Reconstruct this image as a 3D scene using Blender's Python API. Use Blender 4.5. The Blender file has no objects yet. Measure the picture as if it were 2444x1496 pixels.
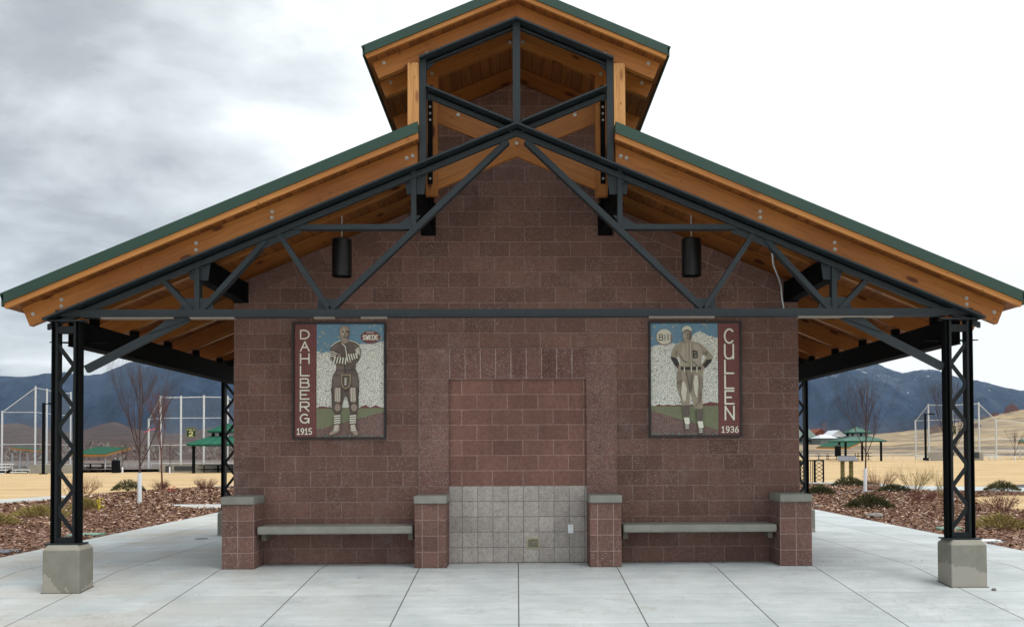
import bpy, bmesh, math, random
from mathutils import Vector, Matrix
random.seed(7)
sc = bpy.context.scene
COL = sc.collection
# ------------------------------------------------------------------ camera
W0, H0 = 2444.0, 1496.0
FPX, CX, CY = 2260.0, 1268.30, 1023.91
CP = (-0.01546, -12.58946, 1.4884)
YAW, PITCH, ROLL = 0.01568, 0.02225, -0.00428
f_ = Vector((math.sin(YAW)*math.cos(PITCH), math.cos(YAW)*math.cos(PITCH), math.sin(PITCH)))
r_ = Vector((math.cos(YAW), -math.sin(YAW), 0)); u_ = r_.cross(f_)
r2 = math.cos(ROLL)*r_ + math.sin(ROLL)*u_; u2 = -math.sin(ROLL)*r_ + math.cos(ROLL)*u_
cd = bpy.data.cameras.new('camera'); cam = bpy.data.objects.new('camera', cd); COL.objects.link(cam)
m = Matrix((r2, u2, -f_)).transposed().to_4x4(); m.translation = Vector(CP); cam.matrix_world = m
cd.sensor_width = 36; cd.lens = 36*FPX/W0
cd.shift_x = (W0/2-CX)/W0; cd.shift_y = (CY-H0/2)/W0
cd.clip_start = .1; cd.clip_end = 20000
sc.camera = cam
# ------------------------------------------------------------------ sky, sun, exposure
SUN_EL, SUN_AZ = math.radians(62), math.radians(130)
sc.view_settings.view_transform = 'Standard'; sc.view_settings.look = 'None'
sc.view_settings.exposure = 0.55; sc.view_settings.gamma = 1; sc.view_settings.use_curve_mapping = False
w = bpy.data.worlds.new('World'); sc.world = w; w.use_nodes = True
nt = w.node_tree; nt.nodes.clear()
def nd(t, ty, **k):
    n = t.nodes.new(ty)
    for a, b in k.items(): setattr(n, a, b)
    return n
def mth(t, op, a, b=None, c=None, clamp=False):
    n = t.nodes.new('ShaderNodeMath'); n.operation = op; n.use_clamp = clamp
    for i, v in enumerate((a, b, c)):
        if v is None: continue
        if isinstance(v, (int, float)): n.inputs[i].default_value = v
        else: t.links.new(v, n.inputs[i])
    return n.outputs[0]
def ramp(t, fac, stops, interp='LINEAR'):
    n = t.nodes.new('ShaderNodeValToRGB'); cr = n.color_ramp; cr.interpolation = interp
    while len(cr.elements) < len(stops): cr.elements.new(.5)
    for e, (p, c) in zip(cr.elements, stops):
        e.position = p; e.color = (c, c, c, 1) if isinstance(c, (int, float)) else (*c, 1)
    t.links.new(fac, n.inputs[0]); return n.outputs[0]
def mix(t, fac, a, b, blend='MIX'):
    n = t.nodes.new('ShaderNodeMix'); n.data_type = 'RGBA'; n.blend_type = blend
    for i, v in ((0, fac), (6, a), (7, b)):
        if isinstance(v, (int, float)): n.inputs[i].default_value = v
        elif isinstance(v, tuple): n.inputs[i].default_value = (*v, 1)
        else: t.links.new(v, n.inputs[i])
    return n.outputs[2]
def noise(t, vec, scale, detail=3, rough=.5, dist=0, out=0):
    n = t.nodes.new('ShaderNodeTexNoise'); n.inputs['Scale'].default_value = scale
    n.inputs['Detail'].default_value = detail; n.inputs['Roughness'].default_value = rough
    n.inputs['Distortion'].default_value = dist
    if vec is not None: t.links.new(vec, n.inputs['Vector'])
    return n.outputs[out]
def combine(t, x, y, z):
    n = t.nodes.new('ShaderNodeCombineXYZ')
    for i, v in enumerate((x, y, z)):
        if isinstance(v, (int, float)): n.inputs[i].default_value = v
        else: t.links.new(v, n.inputs[i])
    return n.outputs[0]
def sep(t, v):
    n = t.nodes.new('ShaderNodeSeparateXYZ'); t.links.new(v, n.inputs[0]); return n.outputs
tc = nd(nt, 'ShaderNodeTexCoord')
sx, sy, sz = sep(nt, tc.outputs['Generated'])
den = mth(nt, 'ADD', mth(nt, 'MAXIMUM', sz, 0), .24)
cv = combine(nt, mth(nt, 'DIVIDE', sx, den), mth(nt, 'MULTIPLY', mth(nt, 'DIVIDE', sy, den), 1.1), 0)
n1 = noise(nt, cv, 2.1, 7, .56, .35)
n2 = noise(nt, cv, 7.5, 5, .6, .3)
nn = mth(nt, 'ADD', mth(nt, 'MULTIPLY', n1, .78), mth(nt, 'MULTIPLY', n2, .22))
# cloud cover: a bright thin veil on the right, heavy banks on the left; each bank has its own place in the sky
bias = mth(nt, 'MINIMUM', mth(nt, 'MAXIMUM', mth(nt, 'MULTIPLY_ADD', sx, 1.35, .66), .10), .66)
val = mth(nt, 'ADD', mth(nt, 'MULTIPLY_ADD', nn, 1.8, -.4), bias)
gv = tc.outputs['Generated']
def bank(d, width, amp, val):
    n = nt.nodes.new('ShaderNodeVectorMath'); n.operation = 'DOT_PRODUCT'; nt.links.new(gv, n.inputs[0]); n.inputs[1].default_value = Vector(d).normalized()
    g_ = mth(nt, 'POWER', mth(nt, 'MAXIMUM', n.outputs['Value'], 0), 1.4/width**2)
    return mth(nt, 'MULTIPLY_ADD', g_, amp, val)
for d, wd_, am in (((-.47, 1, .42), .14, -.20), ((-.60, 1, .36), .13, -.12), ((-.28, 1, .43), .10, -.06), ((-.40, 1, .29), .06, .16), ((-.30, 1, .33), .07, .12), ((-.42, 1, .215), .075, -.15),
                   ((-.30, 1, .24), .07, -.08), ((-.54, 1, .20), .05, .14), ((-.54, 1, .14), .055, -.10), ((-.50, 1, .085), .03, .12), ((-.25, 1, .12), .08, .1)):
    val = bank(d, wd_, am, val)
cl = ramp(nt, mth(nt, 'MULTIPLY', val, .8, clamp=True), [(0.14, (.30, .315, .335)), (.32, (.38, .40, .415)), (.46, (.52, .55, .56)), (.62, (.66, .70, .705)), (.78, (.86, .885, .885))])
sky = nd(nt, 'ShaderNodeTexSky', sky_type='NISHITA', sun_disc=False, sun_elevation=SUN_EL, sun_rotation=SUN_AZ)
skys = mix(nt, 1.0, sky.outputs[0], (.09, .09, .09), 'MULTIPLY')
allc = mix(nt, .93, skys, cl)
bg = nd(nt, 'ShaderNodeBackground'); nt.links.new(allc, bg.inputs[0]); bg.inputs[1].default_value = 1.0
wo = nd(nt, 'ShaderNodeOutputWorld'); nt.links.new(bg.outputs[0], wo.inputs[0])
sd = bpy.data.lights.new('sun', 'SUN'); sd.energy = 1.3; sd.angle = math.radians(30); sd.color = (1, .96, .9)
so = bpy.data.objects.new('sun', sd); COL.objects.link(so)
sdir = Vector((math.sin(SUN_AZ)*math.cos(SUN_EL), math.cos(SUN_AZ)*math.cos(SUN_EL), math.sin(SUN_EL)))
so.rotation_euler = sdir.to_track_quat('Z', 'Y').to_euler()

# ------------------------------------------------------------------ materials
MATS = {}
def base(name, rough=.8, spec=.3):
    m = bpy.data.materials.new(name); m.use_nodes = True; t = m.node_tree; t.nodes.clear()
    o = t.nodes.new('ShaderNodeOutputMaterial'); b = t.nodes.new('ShaderNodeBsdfPrincipled')
    b.inputs['Roughness'].default_value = rough; b.inputs['Specular IOR Level'].default_value = spec
    t.links.new(b.outputs[0], o.inputs[0]); MATS[name] = m
    return m, t, b
def setc(t, b, c):
    if isinstance(c, tuple): b.inputs['Base Color'].default_value = (*c, 1)
    else: t.links.new(c, b.inputs['Base Color'])
def bump(t, b, h, dist=.01, strength=1):
    n = t.nodes.new('ShaderNodeBump'); n.inputs['Distance'].default_value = dist; n.inputs['Strength'].default_value = strength
    t.links.new(h, n.inputs['Height']); t.links.new(n.outputs[0], b.inputs['Normal'])
def ocoord(t): return t.nodes.new('ShaderNodeTexCoord').outputs['Object']
def plain(name, c, var=.12, scale=6, rough=.75, spec=.3, bumpd=0, bs=60):
    m, t, b = base(name, rough, spec); v = ocoord(t)
    n = noise(t, v, scale, 4, .6)
    lo = tuple(max(0, x*(1-var)) for x in c); hi = tuple(x*(1+var) for x in c)
    setc(t, b, ramp(t, n, [(.3, lo), (.7, hi)]))
    if bumpd: bump(t, b, noise(t, v, bs, 3, .6), bumpd)
    return m
def cmu(name, c1, c2, mortar, bw=.4064, bh=.2032, off=.5, ox=0., oz=0., ang=0., ms=.0068, speck=.5, bumpd=.008, eff=0.):
    m, t, b = base(name, .9, .15)
    x, y, z = sep(t, ocoord(t))
    h = mth(t, 'ADD', x, y)
    if ang:
        ca, sa = math.cos(ang), math.sin(ang)
        h2 = mth(t, 'ADD', mth(t, 'MULTIPLY', h, ca), mth(t, 'MULTIPLY', z, sa))
        z = mth(t, 'ADD', mth(t, 'MULTIPLY', h, -sa), mth(t, 'MULTIPLY', z, ca)); h = h2
    v0 = ocoord(t)
    wob = mth(t, 'MULTIPLY', mth(t, 'SUBTRACT', noise(t, v0, 24, 3), .5), .009)
    vec = combine(t, mth(t, 'ADD', mth(t, 'ADD', h, ox), wob), mth(t, 'ADD', mth(t, 'ADD', z, oz), wob), 0)
    br = t.nodes.new('ShaderNodeTexBrick'); br.offset = off; br.offset_frequency = 2; br.squash = 1
    t.links.new(vec, br.inputs['Vector']); br.inputs['Scale'].default_value = 1
    br.inputs['Mortar Size'].default_value = ms; br.inputs['Mortar Smooth'].default_value = .3
    br.inputs['Brick Width'].default_value = bw; br.inputs['Row Height'].default_value = bh
    br.inputs['Bias'].default_value = 0
    br.inputs['Color1'].default_value = (*c1, 1); br.inputs['Color2'].default_value = (*c2, 1); br.inputs['Mortar'].default_value = (*mortar, 1)
    col = br.outputs['Color']
    n = noise(t, v0, 22, 5, .7)
    col = mix(t, 1, col, ramp(t, n, [(.25, .74), (.75, 1.22)]), 'MULTIPLY')
    big = noise(t, v0, .9, 3, .6)
    col = mix(t, 1, col, ramp(t, big, [(.3, .84), (.7, 1.14)]), 'MULTIPLY')
    strk = noise(t, combine(t, mth(t, 'MULTIPLY', h, 7), 0, mth(t, 'MULTIPLY', z, .8)), 1.0, 4, .6)
    col = mix(t, 1, col, ramp(t, strk, [(.3, .93), (.72, 1.1)]), 'MULTIPLY')
    vo = t.nodes.new('ShaderNodeTexVoronoi'); vo.inputs['Scale'].default_value = 105; t.links.new(v0, vo.inputs['Vector'])
    rr = sep(t, vo.outputs['Color'])[0]
    sp = mth(t, 'MULTIPLY', mth(t, 'GREATER_THAN', rr, .86), mth(t, 'LESS_THAN', vo.outputs['Distance'], .42))
    fine = noise(t, v0, 160, 2, .6)
    col = mix(t, 1, col, ramp(t, fine, [(.3, .86), (.7, 1.12)]), 'MULTIPLY')
    dens = ramp(t, noise(t, v0, 2.3, 2), [(.38, .25), (.62, 1.0)])
    sp = mth(t, 'MULTIPLY', mth(t, 'MULTIPLY', sp, speck), dens)
    sp = mth(t, 'MULTIPLY', sp, mth(t, 'SUBTRACT', 1, mth(t, 'MULTIPLY', br.outputs['Fac'], .8)))
    col = mix(t, sp, col, (.48, .42, .40))
    dk = mth(t, 'MULTIPLY', mth(t, 'LESS_THAN', rr, .12), .35*speck)
    col = mix(t, dk, col, (.05, .035, .035))
    if eff:
        e = mth(t, 'MULTIPLY', ramp(t, noise(t, v0, 1.5, 6, .75), [(.55, 0.), (.78, 1.)]), eff)
        col = mix(t, e, col, (.42, .36, .35))
    setc(t, b, col)
    hh = mth(t, 'ADD', mth(t, 'MULTIPLY', n, .9), mth(t, 'MULTIPLY', br.outputs['Fac'], -.8))
    hh = mth(t, 'ADD', hh, mth(t, 'MULTIPLY', noise(t, v0, 9, 3, .6), .6))
    bump(t, b, hh, bumpd)
    return m
C1, C2, MO = (.198, .112, .092), (.142, .080, .068), (.285, .200, .180)
cmu('split_face_block', C1, C2, MO, ox=3.555, speck=.8, bumpd=.012, eff=.32)
cmu('jamb_block', (.225, .130, .114), (.195, .108, .096), MO, off=0, ox=.914, speck=1.4, bumpd=.012, eff=.3)
cmu('soldier_block', (.20, .108, .094), (.125, .065, .058), (.40, .30, .285), bw=.2032, bh=.4064, off=0, ox=.914, oz=-2.439, speck=1.3, bumpd=.012, eff=.5)
cmu('smooth_block', (.225, .122, .100), (.180, .096, .080), (.33, .22, .195), ox=.711, speck=.1, bumpd=.002, ms=.006)
cmu('ground_face_tile', (.44, .405, .375), (.36, .33, .305), (.17, .155, .15), bw=.2032, bh=.2032, off=0, ox=.914, speck=.8, bumpd=.002, ms=.004)
cmu('pilaster_block', C1, C2, (.36, .25, .23), bw=.2032, bh=.2032, off=0, ox=.914+.4, speck=.9, bumpd=.01, ms=.006)
cmu('pilaster_block_end', C1, C2, (.36, .25, .23), bw=.2032, bh=.2032, off=0, ox=3.758+.5, speck=.9, bumpd=.01, ms=.006)
cmu('raking_block_left', C1, C2, MO, ms=.005, ang=math.atan(.4167), oz=-4.845-.01, speck=.6)
cmu('raking_block_right', C1, C2, MO, ang=-math.atan(.4167), oz=-4.845-.01, speck=.6)

def wood(name, c, knots=1., sat=1.):
    m, t, b = base(name, .55, .35)
    uv = t.nodes.new('ShaderNodeTexCoord').outputs['UV']; u, v, _ = sep(t, uv)
    rnd = mth(t, 'MULTIPLY', t.nodes.new('ShaderNodeObjectInfo').outputs['Random'], 37)
    g = combine(t, mth(t, 'MULTIPLY', u, 1.1), mth(t, 'MULTIPLY', v, 26), rnd)
    k0 = combine(t, mth(t, 'MULTIPLY', u, 2.3), mth(t, 'MULTIPLY', v, 7), rnd)
    n = noise(t, g, 1.6, 5, .6, 1.2)
    dk = tuple(x*y for x, y in zip(c, (.68, .60, .5))); lt = tuple(x*y for x, y in zip(c, (1.12, 1.16, 1.2)))
    col = ramp(t, n, [(.3, dk), (.5, c), (.72, lt)])
    pn = noise(t, combine(t, mth(t, 'MULTIPLY', u, .55), rnd, 0), 1.3, 1)
    col = mix(t, 1, col, ramp(t, pn, [(.35, (.86, .80, .74)), (.65, (1.08, 1.1, 1.1))]), 'MULTIPLY')
    vo = t.nodes.new('ShaderNodeTexVoronoi'); vo.inputs['Scale'].default_value = 1; t.links.new(k0, vo.inputs['Vector'])
    rr = sep(t, vo.outputs['Color'])[0]
    kk = mth(t, 'MULTIPLY', ramp(t, vo.outputs['Distance'], [(.09, 1.), (.22, 0.)]), mth(t, 'GREATER_THAN', rr, .35))
    col = mix(t, mth(t, 'MULTIPLY', kk, .8*knots), col, tuple(x*y for x, y in zip(c, (.28, .16, .10))))
    v2 = t.nodes.new('ShaderNodeTexVoronoi'); v2.inputs['Scale'].default_value = 1
    t.links.new(combine(t, mth(t, 'MULTIPLY', u, 6.5), mth(t, 'MULTIPLY', v, 15), rnd), v2.inputs['Vector'])
    k2 = mth(t, 'MULTIPLY', ramp(t, v2.outputs['Distance'], [(.08, 1.), (.16, 0.)]), mth(t, 'GREATER_THAN', sep(t, v2.outputs['Color'])[0], .72))
    col = mix(t, mth(t, 'MULTIPLY', k2, .75), col, tuple(x*y for x, y in zip(c, (.25, .14, .10))))
    setc(t, b, col); bump(t, b, n, .0015)
    return m
wood('rafter_wood', (.33, .128, .028), 2.0)
wood('fascia_wood', (.46, .20, .055), .6)
wood('post_wood', (.56, .29, .105), .8)
def deckmat():
    m, t, b = base('deck_wood', .6, .3)
    uv = t.nodes.new('ShaderNodeTexCoord').outputs['UV']; u, v, _ = sep(t, uv)
    q = mth(t, 'DIVIDE', u, .138); fl = mth(t, 'FLOOR', q); fr = mth(t, 'FRACT', q)
    off = mth(t, 'MULTIPLY', mth(t, 'FRACT', mth(t, 'MULTIPLY', fl, 3.717)), 9)
    n = noise(t, combine(t, mth(t, 'MULTIPLY', u, 24), mth(t, 'ADD', v, off), off), 1.2, 4, .6, .8)
    col = ramp(t, n, [(.25, (.13, .040, .010)), (.5, (.24, .082, .020)), (.8, (.33, .125, .032))])
    pv = mth(t, 'MULTIPLY_ADD', mth(t, 'FRACT', mth(t, 'MULTIPLY', mth(t, 'SINE', fl), 437.5)), .45, .72)
    col = mix(t, 1, col, combine(t, pv, pv, pv), 'MULTIPLY')
    ln = mth(t, 'LESS_THAN', fr, .055)
    vo = t.nodes.new('ShaderNodeTexVoronoi'); vo.inputs['Scale'].default_value = 1
    t.links.new(combine(t, mth(t, 'MULTIPLY', u, 6), mth(t, 'MULTIPLY', v, 1.8), 0), vo.inputs['Vector'])
    col = mix(t, ramp(t, vo.outputs['Distance'], [(.06, .8), (.14, 0.)]), col, (.10, .03, .012))
    col = mix(t, ln, col, (.05, .018, .008)); setc(t, b, col)
    bump(t, b, mth(t, 'SUBTRACT', 1, ln), .006)
deckmat()
plain('steel_paint', (.018, .026, .032), .12, 3, .55, .28)
plain('column_paint', (.009, .012, .014), .12, 3, .6, .22)
plain('black_steel', (.005, .0055, .006), .15, 3, .85, .06)
plain('green_metal', (.013, .048, .034), .08, 2, .42, .45)
plain('galvanised', (.55, .58, .60), .25, 9, .45, .5)
plain('bolt_metal', (.36, .36, .33), .3, 40, .32, .7)
plain('lamp_black', (.006, .007, .008), .1, 3, .4, .35)
plain('cast_concrete', (.235, .235, .20), .12, 3, .85, .2, .0015)
plain('cap_concrete', (.24, .243, .213), .12, 5, .85, .2, .0015)
plain('white_plastic', (.72, .76, .80), .06, 6, .5, .4)
plain('brass', (.38, .34, .20), .15, 20, .5, .5)
plain('plate_dark', (.17, .16, .12), .2, 30, .6, .3)
plain('lit_underside_tone', (.19, .165, .14), .08, 6, .6, .3)
plain('bark_brown', (.085, .055, .048), .25, 20, .85, .2)
plain('bark_red', (.13, .055, .045), .25, 20, .85, .2)
plain('far_twig', (.20, .14, .12), .25, 2, .9, .1)
plain('juniper', (.07, .07, .03), .35, 8, .9, .1)
plain('dry_stem', (.30, .17, .10), .3, 12, .9, .1)
plain('dry_grass', (.30, .24, .09), .3, 12, .9, .1)
plain('red_twig', (.20, .095, .075), .3, 12, .9, .1)
plain('yellow_flower', (.62, .48, .03), .2, 20, .8, .2)
plain('pink_ribbon', (.75, .12, .13), .1, 20, .6, .2)
plain('valve_green', (.20, .36, .28), .1, 10, .6, .3)
plain('grey_lid', (.16, .16, .18), .1, 10, .7, .3)
plain('stone', (.25, .23, .21), .3, 14, .9, .2, .01)
plain('joint_shade_dark', (.09, .08, .07), .4, 25, .95, .05)
plain('brush_flat', (.16, .13, .115), .35, .3, .95, .05)
plain('asphalt', (.085, .085, .088), .2, 8, .9, .2)
plain('far_green_roof', (.018, .085, .05), .12, 3, .85, .08)
plain('mid_green_roof', (.03, .13, .085), .15, 3, .85, .08)
plain('pale_green_roof', (.12, .21, .175), .15, 3, .85, .08)
plain('orange_fascia', (.36, .16, .035), .1, 2, .7, .2)
plain('white_board', (.62, .64, .64), .1, 5, .7, .3)
plain('block_wall_grey', (.28, .27, .235), .12, 1, .9, .2)
plain('sign_green', (.015, .035, .02), .1, 10, .5, .3)
plain('sign_yellow', (.72, .70, .33), .05, 10, .5, .3)
plain('house_red', (.22, .07, .045), .12, .5, .9, .1)
plain('house_grey', (.17, .20, .19), .12, .5, .9, .1)
plain('house_roof_pale', (.66, .70, .74), .06, .5, .8, .2)
plain('house_roof_green', (.16, .20, .175), .1, .5, .9, .1)
plain('house_tan', (.36, .28, .22), .1, .5, .9, .1)
plain('window_dark', (.03, .035, .04), .1, 1, .2, .5)
plain('chip_dark', (.11, .055, .034), .3, 9, .9, .1)
plain('chip_mid', (.20, .115, .070), .3, 9, .9, .1)
plain('chip_light', (.38, .25, .165), .25, 9, .85, .15)
plain('chip_pale', (.66, .50, .42), .2, 9, .8, .2)

def floormat():
    m, t, b = base('concrete_slab', .82, .25)
    v = ocoord(t); x, y, z = sep(t, v)
    wob = mth(t, 'MULTIPLY', mth(t, 'SUBTRACT', noise(t, v, 9, 2), .5), .006)
    def line(c, off, per, wd):
        q = mth(t, 'FRACT', mth(t, 'DIVIDE', mth(t, 'ADD', mth(t, 'ADD', c, wob), off), per))
        d = mth(t, 'MULTIPLY', mth(t, 'ABSOLUTE', mth(t, 'SUBTRACT', q, .5)), per)
        return mth(t, 'LESS_THAN', mth(t, 'SUBTRACT', per/2, d), wd)
    # saw-cut joints running away from the wall, and cross joints
    l1 = line(x, 50*1.253, 1.253, .0065)
    l2 = mth(t, 'MULTIPLY', line(y, .78+50*1.253, 1.253, .004), .55)
    n = noise(t, v, 1.3, 6, .62); n3 = noise(t, v, 60, 3, .7)
    st = noise(t, combine(t, mth(t, 'MULTIPLY', x, .8), mth(t, 'MULTIPLY', y, 4.5), 0), 1.2, 5, .65)
    col = ramp(t, n, [(.3, (.42, .46, .47)), (.7, (.58, .62, .625))])
    col = mix(t, 1, col, ramp(t, st, [(.3, (.90, .90, .90)), (.7, (1.06, 1.06, 1.05))]), 'MULTIPLY')
    col = mix(t, 1, col, ramp(t, n3, [(.3, .94), (.7, 1.05)]), 'MULTIPLY')
    # per-slab tone
    sl = mth(t, 'FLOOR', mth(t, 'DIVIDE', x, 1.253)); s2 = mth(t, 'FLOOR', mth(t, 'DIVIDE', mth(t, 'ADD', y, .78), 1.253))
    h = mth(t, 'FRACT', mth(t, 'MULTIPLY', mth(t, 'SINE', mth(t, 'MULTIPLY_ADD', sl, 12.99, mth(t, 'MULTIPLY', s2, 78.2))), 437.5))
    hv = mth(t, 'MULTIPLY_ADD', h, .07, .96); col = mix(t, 1, col, combine(t, hv, hv, hv), 'MULTIPLY')
    # a warm tan cast where soil has dried on the left
    tanf = mth(t, 'MULTIPLY', ramp(t, noise(t, v, .7, 4), [(.42, 0.), (.68, 1.)]), mth(t, 'MULTIPLY', mth(t, 'SUBTRACT', -.5, x), .16, clamp=True))
    col = mix(t, tanf, col, (.46, .42, .36))
    crk = t.nodes.new('ShaderNodeTexVoronoi'); crk.feature = 'DISTANCE_TO_EDGE'; crk.inputs['Scale'].default_value = .42
    cvv = t.nodes.new('ShaderNodeVectorMath'); cvv.operation = 'ADD'; t.links.new(v, cvv.inputs[0]); t.links.new(noise(t, v, 1.7, 5, .7, 0, 1), cvv.inputs[1]); t.links.new(cvv.outputs[0], crk.inputs['Vector'])
    ck = mth(t, 'MULTIPLY', mth(t, 'LESS_THAN', crk.outputs['Distance'], .0022), mth(t, 'GREATER_THAN', noise(t, v, .6, 2), .52))
    col = mix(t, mth(t, 'MULTIPLY', ck, .35), col, (.2, .19, .18))
    sc_ = ramp(t, noise(t, combine(t, mth(t, 'MULTIPLY', x, 1.2), mth(t, 'MULTIPLY', y, 9), 2.0), 1.6, 6, .75), [(.60, 0.), (.70, 1.)])
    col = mix(t, mth(t, 'MULTIPLY', sc_, .5), col, (.78, .79, .77))
    dn = mth(t, 'MULTIPLY', ramp(t, noise(t, v, 3.1, 6, .8), [(.55, 0.), (.66, 1.)]), .30)
    col = mix(t, dn, col, (.30, .27, .22))
    # rust stain by the left bench and small dirt spots
    dx = mth(t, 'DIVIDE', mth(t, 'ADD', x, 2.12), .34); dy = mth(t, 'DIVIDE', mth(t, 'ADD', y, .17), .08)
    rr = mth(t, 'ADD', mth(t, 'MULTIPLY', dx, dx), mth(t, 'MULTIPLY', dy, dy))
    rs = mth(t, 'MULTIPLY', ramp(t, mth(t, 'ADD', rr, mth(t, 'MULTIPLY', noise(t, v, 14, 3), .8)), [(.35, 1.), (1., 0.)]), .75)
    col = mix(t, rs, col, (.42, .19, .05))
    vo = t.nodes.new('ShaderNodeTexVoronoi'); vo.inputs['Scale'].default_value = 1.1; t.links.new(v, vo.inputs['Vector'])
    sp = mth(t, 'MULTIPLY', mth(t, 'LESS_THAN', vo.outputs['Distance'], .022), mth(t, 'GREATER_THAN', sep(t, vo.outputs['Color'])[0], .4))
    col = mix(t, mth(t, 'MULTIPLY', sp, .8), col, (.08, .06, .05))
    ln = mth(t, 'MAXIMUM', l1, l2)
    col = mix(t, mth(t, 'MULTIPLY', ln, .9), col, (.08, .078, .07))
    setc(t, b, col)
    bump(t, b, mth(t, 'SUBTRACT', mth(t, 'MULTIPLY', n3, .25), ln), .002)
floormat()
def pedmat():
    m, t, b = base('pedestal_concrete', .85, .2)
    v = ocoord(t); x, y, z = sep(t, v)
    n = noise(t, v, 5, 5, .6)
    col = ramp(t, n, [(.3, (.20, .195, .165)), (.7, (.255, .25, .215))])
    # dry pale area low on each footing, wet darker concrete above it
    edge = mth(t, 'ADD', mth(t, 'MULTIPLY', noise(t, v, 3.2, 4, .6), .55), mth(t, 'MULTIPLY', mth(t, 'SINE', mth(t, 'MULTIPLY', x, 5.3)), .10))
    low = mth(t, 'GREATER_THAN', edge, mth(t, 'ADD', z, .22))
    col = mix(t, mth(t, 'MULTIPLY', low, .75), col, (.36, .335, .29))
    col = mix(t, mth(t, 'MULTIPLY', mth(t, 'GREATER_THAN', z, .385), .5), col, (.36, .34, .28))
    setc(t, b, col); bump(t, b, noise(t, v, 40, 3), .002)
pedmat()
def grassmat():
    m, t, b = base('dry_turf', .95, .1)
    v = ocoord(t); x, y, z = sep(t, v)
    n = noise(t, combine(t, mth(t, 'MULTIPLY', x, .3), y, 0), .6, 6, .65)
    n2_ = noise(t, v, 14, 4, .7)
    col = ramp(t, n, [(.3, (.46, .32, .165)), (.5, (.60, .43, .235)), (.7, (.70, .52, .30))])
    n4_ = noise(t, combine(t, mth(t, 'MULTIPLY', x, .5), mth(t, 'MULTIPLY', y, 1.6), 0), .9, 5, .7)
    col = mix(t, 1, col, ramp(t, n2_, [(.3, .78), (.7, 1.14)]), 'MULTIPLY')
    col = mix(t, 1, col, ramp(t, n4_, [(.3, .85), (.7, 1.1)]), 'MULTIPLY')
    setc(t, b, col); bump(t, b, n2_, .02)
grassmat()
def mulchmat():
    m, t, b = base('mulch', .95, .1)
    v = ocoord(t)
    vo = t.nodes.new('ShaderNodeTexVoronoi'); vo.inputs['Scale'].default_value = 16; t.links.new(v, vo.inputs['Vector'])
    rr = sep(t, vo.outputs['Color'])[0]
    col = ramp(t, rr, [(0, (.055, .03, .022)), (.45, (.15, .075, .055)), (.75, (.26, .14, .10)), (.93, (.46, .30, .23)), (1, (.62, .46, .38))])
    setc(t, b, col); bump(t, b, rr, .03)
mulchmat()
def hillmat():
    m, t, b = base('hill_grass', .95, .1)
    v = ocoord(t); x, y, z = sep(t, v)
    vv = combine(t, mth(t, 'MULTIPLY', x, .10), mth(t, 'MULTIPLY', y, .10), mth(t, 'MULTIPLY', z, 2.0))
    n = noise(t, vv, .42, 6, .72)
    n2_ = noise(t, v, .5, 5, .7)
    right = mth(t, 'MULTIPLY_ADD', mth(t, 'DIVIDE', x, y), 4, .3, clamp=True)
    straw = ramp(t, n, [(.42, (.095, .083, .078)), (.49, (.19, .155, .12)), (.55, (.35, .26, .16)), (.63, (.50, .37, .21))])
    brown = ramp(t, n, [(.36, (.032, .030, .034)), (.5, (.062, .043, .040)), (.66, (.12, .070, .054))])
    col = mix(t, right, brown, straw)
    hi = mth(t, 'MULTIPLY', right, ramp(t, mth(t, 'DIVIDE', z, y), [(.002, 0.), (.012, 1.)]))
    col = mix(t, mth(t, 'MULTIPLY', hi, .3), col, (.50, .375, .21))
    col = mix(t, 1, col, ramp(t, n2_, [(.3, .8), (.7, 1.15)]), 'MULTIPLY')
    setc(t, b, col)
hillmat()
def mtmat():
    m, t, b = base('hazy_mountain_forest', .95, .05)
    v = ocoord(t); x, y, z = sep(t, v)
    n = noise(t, v, .006, 8, .65, .4); n2_ = noise(t, v, .03, 6, .7)
    col = ramp(t, n, [(.3, (.006, .021, .050)), (.55, (.017, .040, .080)), (.75, (.036, .056, .094))])  # forest tones with the blue of distant haze put into the colour
    col = mix(t, 1, col, ramp(t, n2_, [(.3, .6), (.7, 1.5)]), 'MULTIPLY')
    zz = mth(t, 'DIVIDE', z, 300, clamp=True)
    right = mth(t, 'MULTIPLY_ADD', mth(t, 'DIVIDE', x, y), 2.2, .5, clamp=True)
    thr = mth(t, 'SUBTRACT', mth(t, 'SUBTRACT', .73, mth(t, 'MULTIPLY', zz, .12)), mth(t, 'MULTIPLY', right, .045))
    sn = mth(t, 'GREATER_THAN', noise(t, v, .045, 9, .78, .6), thr)
    sn2 = mth(t, 'MULTIPLY', ramp(t, noise(t, combine(t, x, mth(t, 'MULTIPLY', y, .5), mth(t, 'MULTIPLY', z, .6)), .010, 8, .72), [(.50, 0.), (.66, 1.)]), mth(t, 'MULTIPLY', mth(t, 'MULTIPLY', right, zz), .18))
    col = mix(t, sn2, col, (.35, .40, .46))
    col = mix(t, mth(t, 'MULTIPLY', sn, .7), col, (.60, .64, .68))
    low = ramp(t, mth(t, 'DIVIDE', z, y), [(.012, 1.), (.035, 0.)])
    col = mix(t, mth(t, 'MULTIPLY', low, .5), col, (.10, .075, .07))
    setc(t, b, col); bump(t, b, n2_, 12)
mtmat()
def meshmat():
    m, t, b = base('chain_link', .5, .4)
    v = ocoord(t); x, y, z = sep(t, v); h = mth(t, 'ADD', x, mth(t, 'MULTIPLY', y, .37))
    def ln(e): 
        q = mth(t, 'FRACT', mth(t, 'MULTIPLY', e, 9)); return mth(t, 'LESS_THAN', q, .045)
    a = mth(t, 'MAXIMUM', ln(mth(t, 'ADD', h, z)), ln(mth(t, 'SUBTRACT', h, z)))
    setc(t, b, (.40, .42, .43)); t.links.new(a, b.inputs['Alpha'])
meshmat()
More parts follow.
